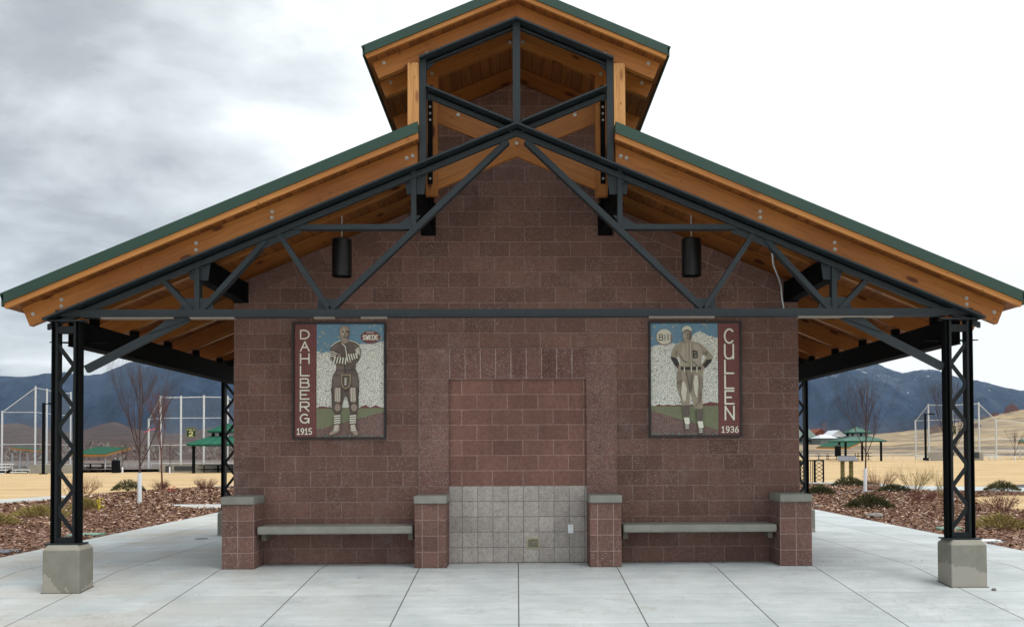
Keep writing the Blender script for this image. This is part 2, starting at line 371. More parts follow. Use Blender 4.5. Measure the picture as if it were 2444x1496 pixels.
def gridtile(name, c1, c2, s, grout, jitter=True):
    m, t, b = base(name, .6, .3); v = ocoord(t)
    vo = t.nodes.new('ShaderNodeTexVoronoi'); vo.inputs['Scale'].default_value = s; t.links.new(v, vo.inputs['Vector'])
    ve = t.nodes.new('ShaderNodeTexVoronoi'); ve.feature = 'DISTANCE_TO_EDGE'; ve.inputs['Scale'].default_value = s; t.links.new(v, ve.inputs['Vector'])
    if not jitter:
        for q in (vo, ve): q.inputs['Randomness'].default_value = .12
    col = mix(t, sep(t, vo.outputs['Color'])[0], c1, c2)
    col = mix(t, mth(t, 'LESS_THAN', ve.outputs['Distance'], .065), col, grout)
    setc(t, b, col)
gridtile('tile_sky', (.13, .27, .38), (.155, .30, .42), 45, (.14, .22, .28))
gridtile('tile_white', (.84, .85, .78), (.68, .69, .63), 40, (.27, .27, .25))
gridtile('tile_green', (.20, .22, .125), (.225, .245, .145), 60, (.15, .16, .11))
gridtile('tile_dirt', (.19, .11, .10), (.27, .18, .16), 60, (.10, .07, .065))
gridtile('tile_maroon', (.14, .035, .04), (.17, .05, .05), 34, (.22, .13, .12), False)
plain('tile_cream', (0.775, 0.775, 0.663), .08, 40, .6, .3)
plain('tile_brown', (0.135, 0.108, 0.093), .12, 40, .6, .3)
plain('tile_brown_light', (0.297, 0.236, 0.196), .1, 40, .6, .3)
plain('tile_skin', (0.338, 0.273, 0.221), .1, 40, .6, .3)
plain('tile_skin_dark', (0.143, 0.117, 0.098), .1, 40, .6, .3)
plain('tile_khaki', (0.351, 0.305, 0.234), .06, 40, .6, .3)
plain('tile_khaki_light', (0.624, 0.598, 0.494), .06, 40, .6, .3)
plain('tile_dark', (.045, .04, .042), .1, 40, .6, .3)
plain('tile_gold', (0.480, 0.396, 0.240), .1, 40, .6, .3)
plain('tile_teal', (0.192, 0.312, 0.288), .1, 40, .6, .3)
plain('tile_khaki_mid', (.42, .375, .30), .08, 40, .6, .3)
plain('tile_khaki_dark', (.26, .225, .175), .08, 40, .6, .3)
plain('tile_mid_brown', (.175, .142, .124), .12, 40, .6, .3)
plain('tile_skin_light', (.42, .36, .29), .1, 40, .6, .3)
plain('frame_black', (.012, .013, .014), .1, 5, .4, .4)

# ------------------------------------------------------------------ mesh helpers
class MB:
    def __init__(s): s.v = []; s.f = []; s.mi = []; s.uv = []
    def face(s, idx, mi=0, uv=None):
        s.f.append(idx); s.mi.append(mi); s.uv.append(uv or [(s.v[i][0], s.v[i][2]) for i in idx])
    def box(s, x0, x1, y0, y1, z0, z1, mi=0):
        n = len(s.v)
        s.v += [(x, y, z) for z in (z0, z1) for y in (y0, y1) for x in (x0, x1)]
        for q in ((0,1,5,4), (2,6,7,3), (0,4,6,2), (1,3,7,5), (4,5,7,6), (0,2,3,1)):
            ax = {(0,1,5,4):(0,2),(2,6,7,3):(0,2),(0,4,6,2):(1,2),(1,3,7,5):(1,2),(4,5,7,6):(0,1),(0,2,3,1):(0,1)}[q]
            lz = (x1-x0 < z1-z0)
            uv = []
            for i in q:
                p = s.v[n+i]; a, b = p[ax[0]], p[ax[1]]
                uv.append((b, a) if (lz and ax[1] == 2) else (a, b))
            s.face([n+i for i in q], mi, uv)
        return s
    def beam(s, p0, p1, wd, ht, mi=0, up=(0, 0, 1)):
        # wd = size across (perpendicular to up and to the run), ht = size along up
        p0 = Vector(p0); p1 = Vector(p1); d = (p1-p0).normalized(); up = Vector(up)
        sd_ = d.cross(up).normalized(); u = sd_.cross(d).normalized(); L = (p1-p0).length
        n = len(s.v)
        for p in (p0, p1):
            for a, b in ((-1, -1), (1, -1), (1, 1), (-1, 1)):
                s.v.append(tuple(p + sd_*a*wd/2 + u*b*ht/2))
        r = 0.
        for k, (a, b) in enumerate(((0, 1), (1, 2), (2, 3), (3, 0))):
            e = wd if k % 2 == 0 else ht
            s.face([n+a, n+b, n+4+b, n+4+a], mi, [(0, r), (0, r+e), (L, r+e), (L, r)]); r += e
        s.face([n+3, n+2, n+1, n], mi, [(0, 0), (wd, 0), (wd, ht), (0, ht)]); s.face([n+4, n+5, n+6, n+7], mi, [(0, 0), (wd, 0), (wd, ht), (0, ht)])
        return s
    def prism(s, poly, y0, y1, mi=0, udir=None):
        # poly in (x, z), extruded along y
        n = len(s.v); k = len(poly)
        s.v += [(x, y0, z) for x, z in poly] + [(x, y1, z) for x, z in poly]
        def U(x, z):
            return (x*udir[0]+z*udir[1], -x*udir[1]+z*udir[0]) if udir else (x, z)
        area = sum(poly[i][0]*poly[(i+1) % k][1]-poly[(i+1) % k][0]*poly[i][1] for i in range(k))
        o = list(range(k)) if area > 0 else list(range(k))[::-1]
        s.face([n+i for i in o], mi, [U(*poly[i]) for i in o])
        s.face([n+k+i for i in o[::-1]], mi, [U(*poly[i]) for i in o[::-1]])
        for a in range(k):
            i, j = o[a], o[(a+1) % k]; L = math.dist(poly[i], poly[j])
            ui, uj = U(*poly[i]), U(*poly[j])
            s.face([n+i, n+k+i, n+k+j, n+j], mi, [(ui[0], y0), (ui[0], y1), (uj[0], y1), (uj[0], y0)])
        return s
    def plate(s, poly, z0, z1, mi=0):
        n = len(s.v); k = len(poly)
        area = sum(poly[i][0]*poly[(i+1) % k][1]-poly[(i+1) % k][0]*poly[i][1] for i in range(k))
        if area < 0: poly = poly[::-1]
        s.v += [(x, y, z0) for x, y in poly] + [(x, y, z1) for x, y in poly]
        s.face([n+i for i in range(k)][::-1], mi, [poly[i] for i in range(k)][::-1]); s.face([n+k+i for i in range(k)], mi, list(poly))
        for i in range(k):
            j = (i+1) % k; s.face([n+i, n+j, n+k+j, n+k+i], mi, [(0, 0), (1, 0), (1, 1), (0, 1)])
        return s
    def cyl(s, p0, p1, r0, r1=None, n=12, mi=0, caps=True):
        if r1 is None: r1 = r0
        return s.tube([p0, p1], [r0, r1], n, mi, caps)
    def tube(s, pts, rad, n=6, mi=0, caps=True):
        pts = [Vector(p) for p in pts]; b = len(s.v); K = len(pts)
        for i, p in enumerate(pts):
            d = (pts[min(i+1, K-1)]-pts[max(i-1, 0)]).normalized()
            a = d.orthogonal().normalized() if i == 0 else (a - d*a.dot(d)).normalized()
            c = d.cross(a)
            for k in range(n):
                t_ = 2*math.pi*k/n; s.v.append(tuple(p+(a*math.cos(t_)+c*math.sin(t_))*rad[i]))
        for i in range(K-1):
            for k in range(n):
                k2 = (k+1) % n
                s.face([b+i*n+k, b+i*n+k2, b+(i+1)*n+k2, b+(i+1)*n+k], mi)
        if caps:
            s.face([b+k for k in range(n)][::-1], mi); s.face([b+(K-1)*n+k for k in range(n)], mi)
        return s
    def tri(s, a, b, c, mi=0):
        n = len(s.v); s.v += [tuple(a), tuple(b), tuple(c)]; s.face([n, n+1, n+2], mi)
    def quad(s, a, b, c, d, mi=0):
        n = len(s.v); s.v += [tuple(a), tuple(b), tuple(c), tuple(d)]; s.face([n, n+1, n+2, n+3], mi)
    def build(s, name, mats, parent=None, smooth=False, bevel=0):
        me = bpy.data.meshes.new(name); me.from_pydata([tuple(p) for p in s.v], [], s.f)
        uvl = me.uv_layers.new(name='UVMap'); flat = []
        for u in s.uv:
            for c in u: flat += [float(c[0]), float(c[1])]
        uvl.data.foreach_set('uv', flat)
        if isinstance(mats, str): mats = [mats]
        for q in mats: me.materials.append(MATS[q])
        me.polygons.foreach_set('material_index', s.mi)
        if smooth: me.polygons.foreach_set('use_smooth', [True]*len(me.polygons))
        me.update()
        o = bpy.data.objects.new(name, me); COL.objects.link(o)
        if parent: o.parent = parent
        if bevel:
            bv = o.modifiers.new('bevel', 'BEVEL'); bv.width = bevel; bv.segments = 2; bv.limit_method = 'ANGLE'
        return o
def tag(o, label=None, cat=None, group=None, kind=None):
    if label: o['label'] = label
    if cat: o['category'] = cat
    if group: o['group'] = group
    if kind: o['kind'] = kind
    return o
def thing(name, label, cat, loc=(0, 0, 0), group=None, rz=0):
    o = bpy.data.objects.new(name, None); COL.objects.link(o); o.location = loc; o.rotation_euler = (0, 0, rz)
    o.empty_display_size = .1
    return tag(o, label, cat, group)
def copy_tree(o, parent=None):
    c = o.copy(); COL.objects.link(c); c.parent = parent
    for ch in list(o.children): copy_tree(ch, c)
    return c
def box(name, mat, parent, *a, bevel=0): return MB().box(*a).build(name, mat, parent, bevel=bevel)

# ------------------------------------------------------------------ ground
def gz(x, y):
    t = min(1, max(0, (y-30)/36)); t = t*t*(3-2*t)
    return t*(0.005*max(-60, min(60, x))-.05)
def pz(y):   # plaza surface
    if y > -.62: return 0.
    if y > -4: return .079*(y+.62)
    return .079*(-4+.62)
def grid(name, mat, xs, ys, zf, kind='structure'):
    mb = MB(); nx = len(xs)
    for y in ys:
        for x in xs: mb.v.append((x, y, zf(x, y)))
    for j in range(len(ys)-1):
        for i in range(nx-1):
            a = j*nx+i; mb.face([a, a+1, a+nx+1, a+nx])
    o = mb.build(name, mat, smooth=True); o['kind'] = kind; return o
def lin(a, b, n): return [a+(b-a)*i/n for i in range(n+1)]
xs = [-9000, -4000, -1500, -600, -250, -120] + lin(-60, 60, 24) + [120, 250, 600, 1500, 4000, 9000]
ys = [-600, -60, -20, -4, -.62, 10] + lin(30, 66, 12) + [100, 200, 500, 1500, 4000, 9000]
grid('ground', 'dry_turf', xs, ys, lambda x, y: gz(x, y)+pz(y)-.05)
mb = MB()
def sheet(mb, prof, x0, x1, nx=1):
    pass
PX = 7.35
prof = [(-22, pz(-22)), (-4, pz(-4)), (-.62, 0), (11.9, 0)]
for (ya, za), (yb, zb) in zip(prof, prof[1:]):
    mb.quad((-PX, ya, za), (PX, ya, za), (PX, yb, zb), (-PX, yb, zb))
    for sx_ in (-PX, PX): mb.quad((sx_, ya, za), (sx_, yb, zb), (sx_, yb, zb-.12), (sx_, ya, za-.12))
mb.quad((-PX, 11.9, 0), (PX, 11.9, 0), (PX, 11.9, -.12), (-PX, 11.9, -.12))
o = mb.build('pavement', 'concrete_slab'); o['kind'] = 'structure'
def sheetobj(name, mat, poly, z, thick=.03):
    o = MB().plate(poly, z-thick, z).build(name, mat); o['kind'] = 'structure'; return o
BEDL = [(-7.352, -.6), (-7.352, 11.95), (-7.0, 12.15), (-7.73, 12.38), (-8.95, 13.04), (-10.1, 14.45), (-7, 14.62), (-5, 29), (-12.3, 27.8), (-13.4, 26.9), (-14.4, 24.3), (-15.1, 21), (-14.6, 18.2), (-15.2, 15.2), (-20, 9.5), (-24, -4), (-7.352, -4)]
BEDR = [(7.352, -4), (7.352, 11.95), (7.2, 14.6), (9.9, 19.1), (12.6, 20.5), (13.6, 21.3), (15.2, 20.9), (16.6, 19.6), (19.0, 16.8), (24, 10), (24, -4)]
BEDR2 = [(8.6, 19.9), (10.4, 19.6), (12.5, 21.1), (13.6, 22.0), (14.2, 23.0), (14.35, 25.6), (13.9, 27.2), (12.5, 28.6), (8.5, 29)]
sheetobj('mulch_bed', 'mulch', BEDL, -.012); sheetobj('mulch_bed', 'mulch', BEDR, -.012); sheetobj('mulch_bed', 'mulch', BEDR2, -.012)
sheetobj('path', 'concrete_slab', [(-7.0, 12.15), (8, 12.15), (8, 14.5), (-7.2, 14.5), (-10.1, 14.48), (-8.95, 13.04), (-7.73, 12.38)], -.002)
sheetobj('path', 'concrete_slab', [(-28, 0), (-24, -2), (-20.2, 9.6), (-15.3, 15.1), (-14.65, 18.1), (-15.1, 20.9), (-15.7, 21), (-16.35, 18), (-21.5, 11.5)], -.004)
sheetobj('path', 'concrete_slab', [(-13.5, 27.05), (-12.3, 27.95), (-5, 29.2), (8.5, 29.2), (12.6, 28.8), (14.2, 27.3), (14.55, 25.6), (14.45, 23.2), (15.6, 21.4), (18, 19.9), (27, 10), (29, 11), (21, 21.5), (18.4, 24.2), (15.9, 25.4), (15.6, 28), (14.2, 30.1), (8, 31), (-13, 29.6)], -.006)
sheetobj('path', 'concrete_slab', [(8.3, 18.6), (9.8, 19.15), (12.6, 20.6), (13.7, 21.5), (15.3, 21.1), (15.0, 21.9), (13.9, 22.0), (12.5, 21.0), (10.3, 19.55), (8.5, 19.9)], -.001)
sheetobj('asphalt_drive', 'asphalt', [(18.6, 24.4), (21.2, 21.7), (29.5, 11), (60, 14), (60, 33), (30, 34)], -.0075)
sheetobj('turf_patch', 'dry_turf', [(12.0, 11), (12.5, 13.2), (13.4, 15.6), (15.1, 17.0), (18, 16.8), (23, 10), (23, 6), (14, 6.5), (12, 8.6)], .01)
sheetobj('turf_patch', 'dry_turf', [(-12.0, 10.3), (-11.4, 9.2), (-11.7, 8.1), (-14, 7), (-17, 8), (-16, 11)], .01)
# wood chips lying on the beds
def inpoly(x, y, P):
    c = False; j = len(P)-1
    for i in range(len(P)):
        if (P[i][1] > y) != (P[j][1] > y) and x < (P[j][0]-P[i][0])*(y-P[i][1])/(P[j][1]-P[i][1])+P[i][0]: c = not c
        j = i
    return c
def chips(P, n, xr, yr, R):
    mb = MB()
    for _ in range(n):
        y = yr[0]+(yr[1]-yr[0])*R.random()**1.25; x = R.uniform(*xr)
        if not inpoly(x, y, P): continue
        if 11.8 < x < 18 and inpoly(x, y, [(12.2, 11), (12.7, 13.2), (13.6, 15.4), (15.1, 16.8), (18, 16.6), (23, 10), (23, 6), (14, 6.8), (12.2, 8.6)]): continue
        if y > 15 and R.random() < .25: continue
        L = R.uniform(.012, .036)*(1+y/20); wd = L*R.uniform(.25, .5); a = R.uniform(0, math.pi); tl = R.uniform(-.5, .5); t2 = R.uniform(-.6, .6)
        d = Vector((math.cos(a)*L, math.sin(a)*L, tl*L)); e = Vector((-math.sin(a)*wd, math.cos(a)*wd, t2*wd)); c = Vector((x, y, R.uniform(.0, .03)))
        r = R.random(); mi = 0 if r < .36 else 1 if r < .74 else 2 if r < .93 else 3
        mb.quad(c-d-e, c+d-e*.7, c+d*.9+e, c-d+e*.8, mi)
    return mb
R = random.Random(3)
mats4 = ['chip_dark', 'chip_mid', 'chip_light', 'chip_pale']
o = chips(BEDL, 42000, (-15.5, -7.36), (0, 28), R).build('wood_chips', mats4); tag(o, kind='stuff')
o = chips(BEDR, 42000, (7.36, 18), (0, 21), R).build('wood_chips', mats4); tag(o, kind='stuff')
o = chips(BEDR2, 4000, (9, 14.5), (19.5, 29), R).build('wood_chips', mats4); tag(o, kind='stuff')

sheetobj('gravel_area', 'brush_flat', [(-62, 70), (-22, 70.5), (-20, 60), (-14, 62), (-14, 160), (-120, 160)], -.0)
# hills and mountains: u = x / distance
def interp(tab, u):
    if u <= tab[0][0]: return tab[0][1]
    for (a, b), (c, d) in zip(tab, tab[1:]):
        if u <= c: return b+(d-b)*(u-a)/(c-a)
    return tab[-1][1]
from mathutils import noise as mn
def fb(x, y, z=0, o=5): return mn.fractal(Vector((x, y, z)), 1.0, 2.0, o)
def pxu(tab, h=1074.): return [((x-1233.)/2260., (h-y)/2260.) for x, y in tab]
HILL = pxu([(-1500, 1000), (-400, 1012), (0, 1011), (100, 1015), (190, 1021), (240, 1010), (275, 1006), (320, 1020), (400, 1029), (480, 1022), (560, 1018), (900, 1030), (1500, 1045), (1900, 1046), (2130, 1042), (2170, 1034), (2210, 1030), (2280, 1013), (2340, 1005), (2444, 984), (2800, 950), (4000, 950)])
def hillz(u, D):
    D1 = 900 if u < .1 else 430 if u > .3 else 900-470*(u-.1)/.2
    D0 = 150 if u < .1 else 150
    t = min(1, max(0, (D-D0)/(D1-D0))); tt = t**1.25
    h = interp(HILL, u)*D1*tt + 1.4884*t
    if D > D1: h *= max(.3, 1-(D-D1)/900)
    h += fb(u*14, D*.006, 3)*D*.0035*t + fb(u*60, D*.02, 7)*D*.0009*t
    if u < .2: h += .004*D1*t*math.sin(u*55+D*.006)*.5
    return h+gz(u*D, D)-.3*(1-t)
mb = MB(); US = lin(-1.1, 1.1, 360); DS = lin(130, 1150, 70)
for D in DS:
    for u in US: mb.v.append((u*D, D-12.6, hillz(u, D)))
n = len(US)
for j in range(len(DS)-1):
    for i in range(n-1):
        a = j*n+i; mb.face([a, a+1, a+n+1, a+n])
o = mb.build('hills', 'hill_grass', smooth=True); o['kind'] = 'structure'
MT = pxu([(-2500, 860), (-800, 880), (-200, 897), (0, 892), (60, 895), (125, 887), (160, 884), (200, 892), (250, 888), (265, 882), (310, 862), (380, 842), (480, 828), (700, 800), (1200, 790), (1700, 800), (1900, 835), (2000, 846), (2060, 853), (2098, 868), (2130, 882), (2160, 893), (2180, 889), (2205, 884), (2240, 884), (2290, 901), (2322, 908), (2360, 914), (2400, 926), (2444, 934), (2600, 950), (3200, 930), (5000, 900)])
def mtz(u, D):
    D0, D1 = 1000., 3000.
    t = min(1, (D-D0)/(D1-D0)); H = interp(MT, u)*D1
    prof_ = t**1.15
    rid = (1-abs(fb(u*9+D*.0004, D*.0011, 1)))
    z = H*prof_ + (rid-.8)*H*.42*math.sin(math.pi*t)**.8 + fb(u*50, D*.006, 5)*14*t*(1.15-t)
    if D > D1: z = H*max(.2, 1-(D-D1)/1200.)
    z += fb(u*260, D*.01, 9, 3)*2.2*t
    return z+1.4884-8*(1-t)
mb = MB(); US = lin(-1.3, 1.3, 620); DS = lin(1000, 3000, 64)+[3300, 3900]
for D in DS:
    for u in US: mb.v.append((u*D, D-12.6, mtz(u, D)))
n = len(US)
for j in range(len(DS)-1):
    for i in range(n-1):
        a = j*n+i; mb.face([a, a+1, a+n+1, a+n])
o = mb.build('mountains', 'hazy_mountain_forest', smooth=True); o['kind'] = 'structure'

# ------------------------------------------------------------------ the park shelter building
M = 5/12.
SB = thing('park_shelter', 'brown block and timber park shelter under a green metal roof with raised ridge monitor', 'building')
WX, RX = 3.758, .914
# walls
mb = MB()
ztop = lambda x, z0: z0-M*abs(x)
front = [(-WX, -.02), (-RX, -.02), (-RX, 2.439), (RX, 2.439), (RX, -.02), (WX, -.02), (WX, ztop(WX, 5.262)), (1.10, ztop(1.10, 5.262)), (1.10, ztop(1.1, 6.415)), (0, 6.415), (-1.10, ztop(1.1, 6.415)), (-1.10, ztop(1.1, 5.262)), (-WX, ztop(WX, 5.262))]
mb.prism(front, 0, .2)
back = [p for p in front if abs(p[0]) != RX]
mb.prism(back, 2.74, 2.94)
for s in (-1, 1): mb.box(min(s*WX, s*(WX-.2)), max(s*WX, s*(WX-.2)), .2, 2.74, -.02, 3.6)
mb.build('wall', 'split_face_block', SB)
box('wall', 'smooth_block', SB, -RX, RX, .035, .1, 1.016, 2.439)
for s in (-1, 1): box('jamb', 'jamb_block', SB, min(s*RX, s*1.32), max(s*RX, s*1.32), -.012, .03, 0, 2.845)
box('lintel', 'soldier_block', SB, -RX, RX, -.014, .03, 2.439, 2.845)
box('tile_wainscot', 'ground_face_tile', SB, -RX, RX, .028, .1, -.02, 1.016)
hgt = .2032/math.cos(math.atan(M))
for s, mn_ in ((-1, 'raking_block_left'), (1, 'raking_block_right')):
    a = [(s*1.36, ztop(1.36, 5.259)), (s*WX, ztop(WX, 5.259)), (s*WX, ztop(WX, 5.259-hgt)), (s*1.36, ztop(1.36, 5.259-hgt))]
    MB().prism(a, -.004, .01).build('raking_course', mn_, SB)
# pilasters with concrete caps
for x0, x1, mt_ in ((-WX, -3.352, 'pilaster_block_end'), (-1.32, -RX, 'pilaster_block'), (RX, 1.32, 'pilaster_block'), (3.352, WX, 'pilaster_block_end')):
    e = .003 if mt_ == 'pilaster_block' else 0
    p = box('pilaster', mt_, SB, x0+e, x1-e+(.004 if x1 == WX else 0), -.50, -.0125 if e else -.0005, -.03, .813, bevel=.004)
    box('cap', 'cap_concrete', p, x0-.006, x1+.006, -.535, -.016 if e else -.001, .815, .915, bevel=.014)

# roof planes
def slope_part(name, mat, s, x_in, x_out, z0_bot, z0_top, y0, y1, parent, cut=True, mi=0):
    # strip following the slope, vertical thickness z0_bot..z0_top, end cut square to the slope
    k = (z0_top-z0_bot)*M/(1+M*M) if cut else 0
    poly = [(s*x_in, z0_bot-M*x_in), (s*x_out, z0_bot-M*x_out), (s*(x_out+k), z0_top-M*(x_out+k)), (s*x_in, z0_top-M*x_in)]
    c = 1/math.sqrt(1+M*M)
    return MB().prism(poly, y0, y1, udir=(c*s, -M*c)).build(name, mat, parent)
YF, YB = -1.84, 4.84
RY = [-1.615, -1.03, .18, 1.40, 2.62, 3.84, 4.545]
def roof(zd, zg0, zg1, xin, xout, rz0, rxin, rxout, bolts, parent):
    # zd: deck underside z0; zg0..zg1: green rim
    for s in (-1, 1):
        rf = slope_part('roof', 'green_metal', s, xin, xout, zg0+.002, zg1-.01, YF+.02, YB-.02, parent)
        for yy in [YF+.5+.41*i for i in range(15)]:
            slope_part('seam', 'green_metal', s, xin, xout, zg1-.012, zg1+.018, yy-.008, yy+.008, rf)
        rim = slope_part('rake_trim', 'green_metal', s, xin, xout+.012, zg0, zg1, YF-.012, YF+.015, parent)
        slope_part('rake_trim', 'green_metal', s, xin, xout+.012, zg0, zg1, YB-.015, YB+.012, parent)
        # drip edge lip under the trim
        slope_part('drip_edge', 'green_metal', s, xin, xout+.005, zg0-.006, zg0+.012, YF-.02, YF-.012, rim)
        slope_part('fascia', 'fascia_wood', s, xin, xout-.01, zd, zg0-.004, YF, YF+.04, parent)
        slope_part('fascia', 'fascia_wood', s, xin, xout-.01, zd, zg0-.004, YB-.04, YB, parent)
        d = slope_part('deck', 'deck_wood', s, xin, xout-.012, zd+.004, zg0-.004, YF+.042, YB-.042, parent)
        # metal eave edge
        xe = xout+.02
        slope_part('eave_trim', 'green_metal', s, xe-.008+(zg1-zg0)*0, xe+.012, zd+.04, zg1-.02, YF-.012, YB+.012, parent, cut=False)
        for i, y in enumerate(RY):
            r_ = slope_part('rafter', 'rafter_wood', s, rxin, rxout, rz0, zd+.002, y-.045, y+.045, parent)
            if i in (0, 1):
                for bx, bz in bolts:
                    MB().cyl((s*bx, y-.0465, bz), (s*bx, y-.052, bz), .022, n=14).cyl((s*bx, y-.052, bz), (s*bx, y-.066, bz), .014, .012, n=6).build('bolt', 'bolt_metal', r_)
roof(5.519, 5.59, 5.715, 1.13, 5.79, 5.272, 1.15, 5.60,
     [(5.56, 3.075), (5.237, 3.163), (5.237, 3.238), (3.70, 3.89), (3.70, 3.81), (2.83, 4.255), (2.83, 4.183), (1.275, 4.878), (1.208, 4.902)], SB)
roof(6.686, 6.74, 6.845, 0.0, 1.725, 6.478, 0.0, 1.60,
     [(1.54, 5.99), (1.035, 6.10), (.08, 6.49)], SB)
MB().beam((0, YF, 6.852), (0, YB, 6.852), .16, .02).build('ridge_cap', 'green_metal', SB)
# upper end trims of the lower roof beside the monitor
# monitor posts
for s in (-1, 1):
    for yy in (-1.70, 4.49):
        MB().box(min(s*1.128, s*1.262), max(s*1.128, s*1.262), yy, yy+.13, 5.10, 6.0-.02).build('monitor_post', 'post_wood', SB, bevel=.004)
    for yy in (-1.085,):
        MB().box(min(s*.965, s*1.115), max(s*.965, s*1.115), yy, yy+.11, 4.60, 6.07).build('monitor_post', 'rafter_wood', SB, bevel=.004)
    st = MB().box(min(s*1.025, s*1.085), max(s*1.025, s*1.085), -1.10, -1.087, 4.74, 5.95).build('strap', 'black_steel', SB)
    for zz in (4.80, 4.90, 5.52, 5.60, 5.68):
        MB().cyl((s*1.055, -1.101, zz), (s*1.055, -1.112, zz), .014, n=10).build('bolt', 'bolt_metal', st)
# wooden scissor braces inside the monitor
for s in (-1, 1):
    dy = .001*s
    br = MB().prism([(0, 5.09), (s*.965, 5.09-M*.965), (s*.965, 5.36-M*.965), (0, 5.36)], -1.06+dy*5, -1.0, udir=(s*.923, -.385)).build('scissor_brace', 'rafter_wood', SB)
    for bx, bz in ((.2, 5.145),):
        MB().cyl((s*bx, -1.066, bz), (s*bx, -1.080, bz), .02, n=10).build('bolt', 'bolt_metal', br)
    br = MB().prism([(s*.10, 5.12+M*.10), (s*.965, 5.12+M*.965), (s*.965, 5.40+M*.965), (s*.10, 5.40+M*.10)], -.995, -.94, udir=(s*.923, .385)).build('scissor_brace', 'rafter_wood', SB)
    MB().cyl((s*.72, -.996, 5.62), (s*.72, -1.01, 5.62), .022, n=10).build('bolt', 'bolt_metal', br)
MB().cyl((0, -1.066, 5.244), (0, -1.080, 5.244), .02, n=10).build('bolt', 'bolt_metal', SB)

# steel trusses
def tee(name, s, x0, x1, z0b, z0t, yf, parent, m_=M, zf=.022, flange_w=.26, stem=.05):
    # flange on top, stem below; slope m_ falls outwards
    mb = MB(); c = 1/math.sqrt(1+m_*m_)
    P = lambda a, b: [(s*x0, a-m_*x0), (s*x1, a-m_*x1), (s*x1, b-m_*x1), (s*x0, b-m_*x0)]
    mb.prism(P(z0t-zf, z0t), yf-.13, yf-.13+flange_w)
    mb.prism(P(z0b, z0t-zf-.032), yf, yf+stem)
    mb.prism(P(z0t-zf-.034, z0t-zf-.0005), yf+.075, yf+.09)
    mb.prism(P(z0t-zf-.034, z0t-zf-.032), yf+stem, yf+.075)
    return mb.build(name, 'steel_paint', parent)
def web(name, p0, p1, yf, parent, wd=.062, dp=.09):
    y = yf+dp/2; d_ = Vector((p1[0]-p0[0], p1[1]-p0[1])).normalized()*.045; p0 = (p0[0]-d_.x, p0[1]-d_.y); p1 = (p1[0]+d_.x, p1[1]+d_.y)
    return MB().beam((p0[0], y, p0[1]), (p1[0], y, p1[1]), wd, dp, up=(0, 1, 0)).build(name, 'steel_paint', parent)
def truss(yf, back=False):
    T = thing('truss', None, None); T.parent = SB
    for s in (-1, 1):
        tee('top_chord', s, 0, 5.40, 5.145, 5.262, yf, T)
        # lower webs
        w_ = [((.14, 5.06), (2.13, 3.16)), ((1.20, 4.78), (1.20, 4.13)), ((1.27, 4.085), (2.60, 4.085)), ((2.74, 3.97), (2.20, 3.16)),
              ((2.94, 3.90), (3.62, 3.15)), ((3.70, 3.60), (3.70, 3.14)), ((4.05, 3.42), (3.80, 3.15))]
        for i, (a, b) in enumerate(w_):
            web('web', (s*a[0], a[1]), (s*b[0], b[1]), yf+.012+.003*(i % 3), T, .058 if i else .066, .11)
        # gusset plates
        g = [[(2.05, 3.12), (2.32, 3.12), (2.30, 3.25), (2.08, 3.25)], [(3.50, 3.12), (3.92, 3.12), (3.84, 3.26), (3.56, 3.26)],
             [(2.50, 4.02), (2.98, 3.82), (3.02, 3.90), (2.52, 4.11)], [(1.22, 4.10), (1.40, 4.11), (1.22, 4.22), (1.12, 4.22)],
             [(.0, 5.08), (.16, 5.08), (.22, 5.0), (.1, 5.06)]]
        for q in g[:4]:
            MB().prism([(s*x, z) for x, z in q], yf+.035, yf+.049).build('gusset_plate', 'steel_paint', T)
        # hanger plates carrying the purlins
        for hx, zt, zb in ((1.18, 4.74, 4.47), (3.68, 3.70, 3.47)):
            MB().prism([(s*(hx-.13), zt), (s*(hx+.13), zt-.09), (s*(hx+.10), zb), (s*(hx-.10), zb)], yf+.052, yf+.066).build('hanger_plate', 'steel_paint', T)
            bo = MB()
        for hx, z_ in ((1.18, 4.70), (3.68, 3.66)):
            for dx_ in (-.055, .055):
                for dz_ in (.0, .075):
                    MB().cyl((s*(hx+dx_), yf-.001+(.0 if dz_ else .0), z_+dz_-.4167*dx_-.075), (s*(hx+dx_), yf-.016, z_+dz_-.4167*dx_-.075), .012, n=6).build('bolt', 'steel_paint', T)
        # monitor frame
        web('monitor_column', (s*1.084, 4.84), (s*1.084, 6.02), yf-.05, T, .075, .075)
        tee('monitor_chord', s, 0.0, 1.12, 6.405, 6.482, yf-.01, T, flange_w=.2)
        MB().prism([(s*1.045, 5.90), (s*1.045, 6.0), (s*.95, 6.0)], yf+.01, yf+.02).build('gusset_plate', 'steel_paint', T)
        tee('monitor_diagonal', s, 0.06, 1.046, 5.155, 5.262, yf+.002, T, m_=-M)
        MB().prism([(s*1.045, 5.56), (s*1.045, 5.64), (s*.955, 5.56)], yf+.01, yf+.02).build('gusset_plate', 'steel_paint', T)
    MB().prism([(-.20, 5.175), (.20, 5.175), (.07, 5.35), (-.07, 5.35)], yf+.052, yf+.064).build('gusset_plate', 'steel_paint', T)
    MB().box(-.043, .043, yf-.045, yf+.03, 5.285, 6.45).build('king_post', 'steel_paint', T)
    MB().box(-5.30, 5.30, yf-.02, yf+.06, 3.045, 3.122).box(-5.0, 5.0, yf-.05, yf+.10, 3.032, 3.044).build('bottom_chord', 'steel_paint', T)
    if not back:
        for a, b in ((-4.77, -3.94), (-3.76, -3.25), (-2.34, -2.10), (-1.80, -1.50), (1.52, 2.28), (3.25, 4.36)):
            MB().box(a, b, yf-.045, yf+.06, 3.012, 3.031).build('lit_underside_strip', 'lit_underside_tone', T)  # pale boxes added to stand for the chord's ground-lit underside
    return T
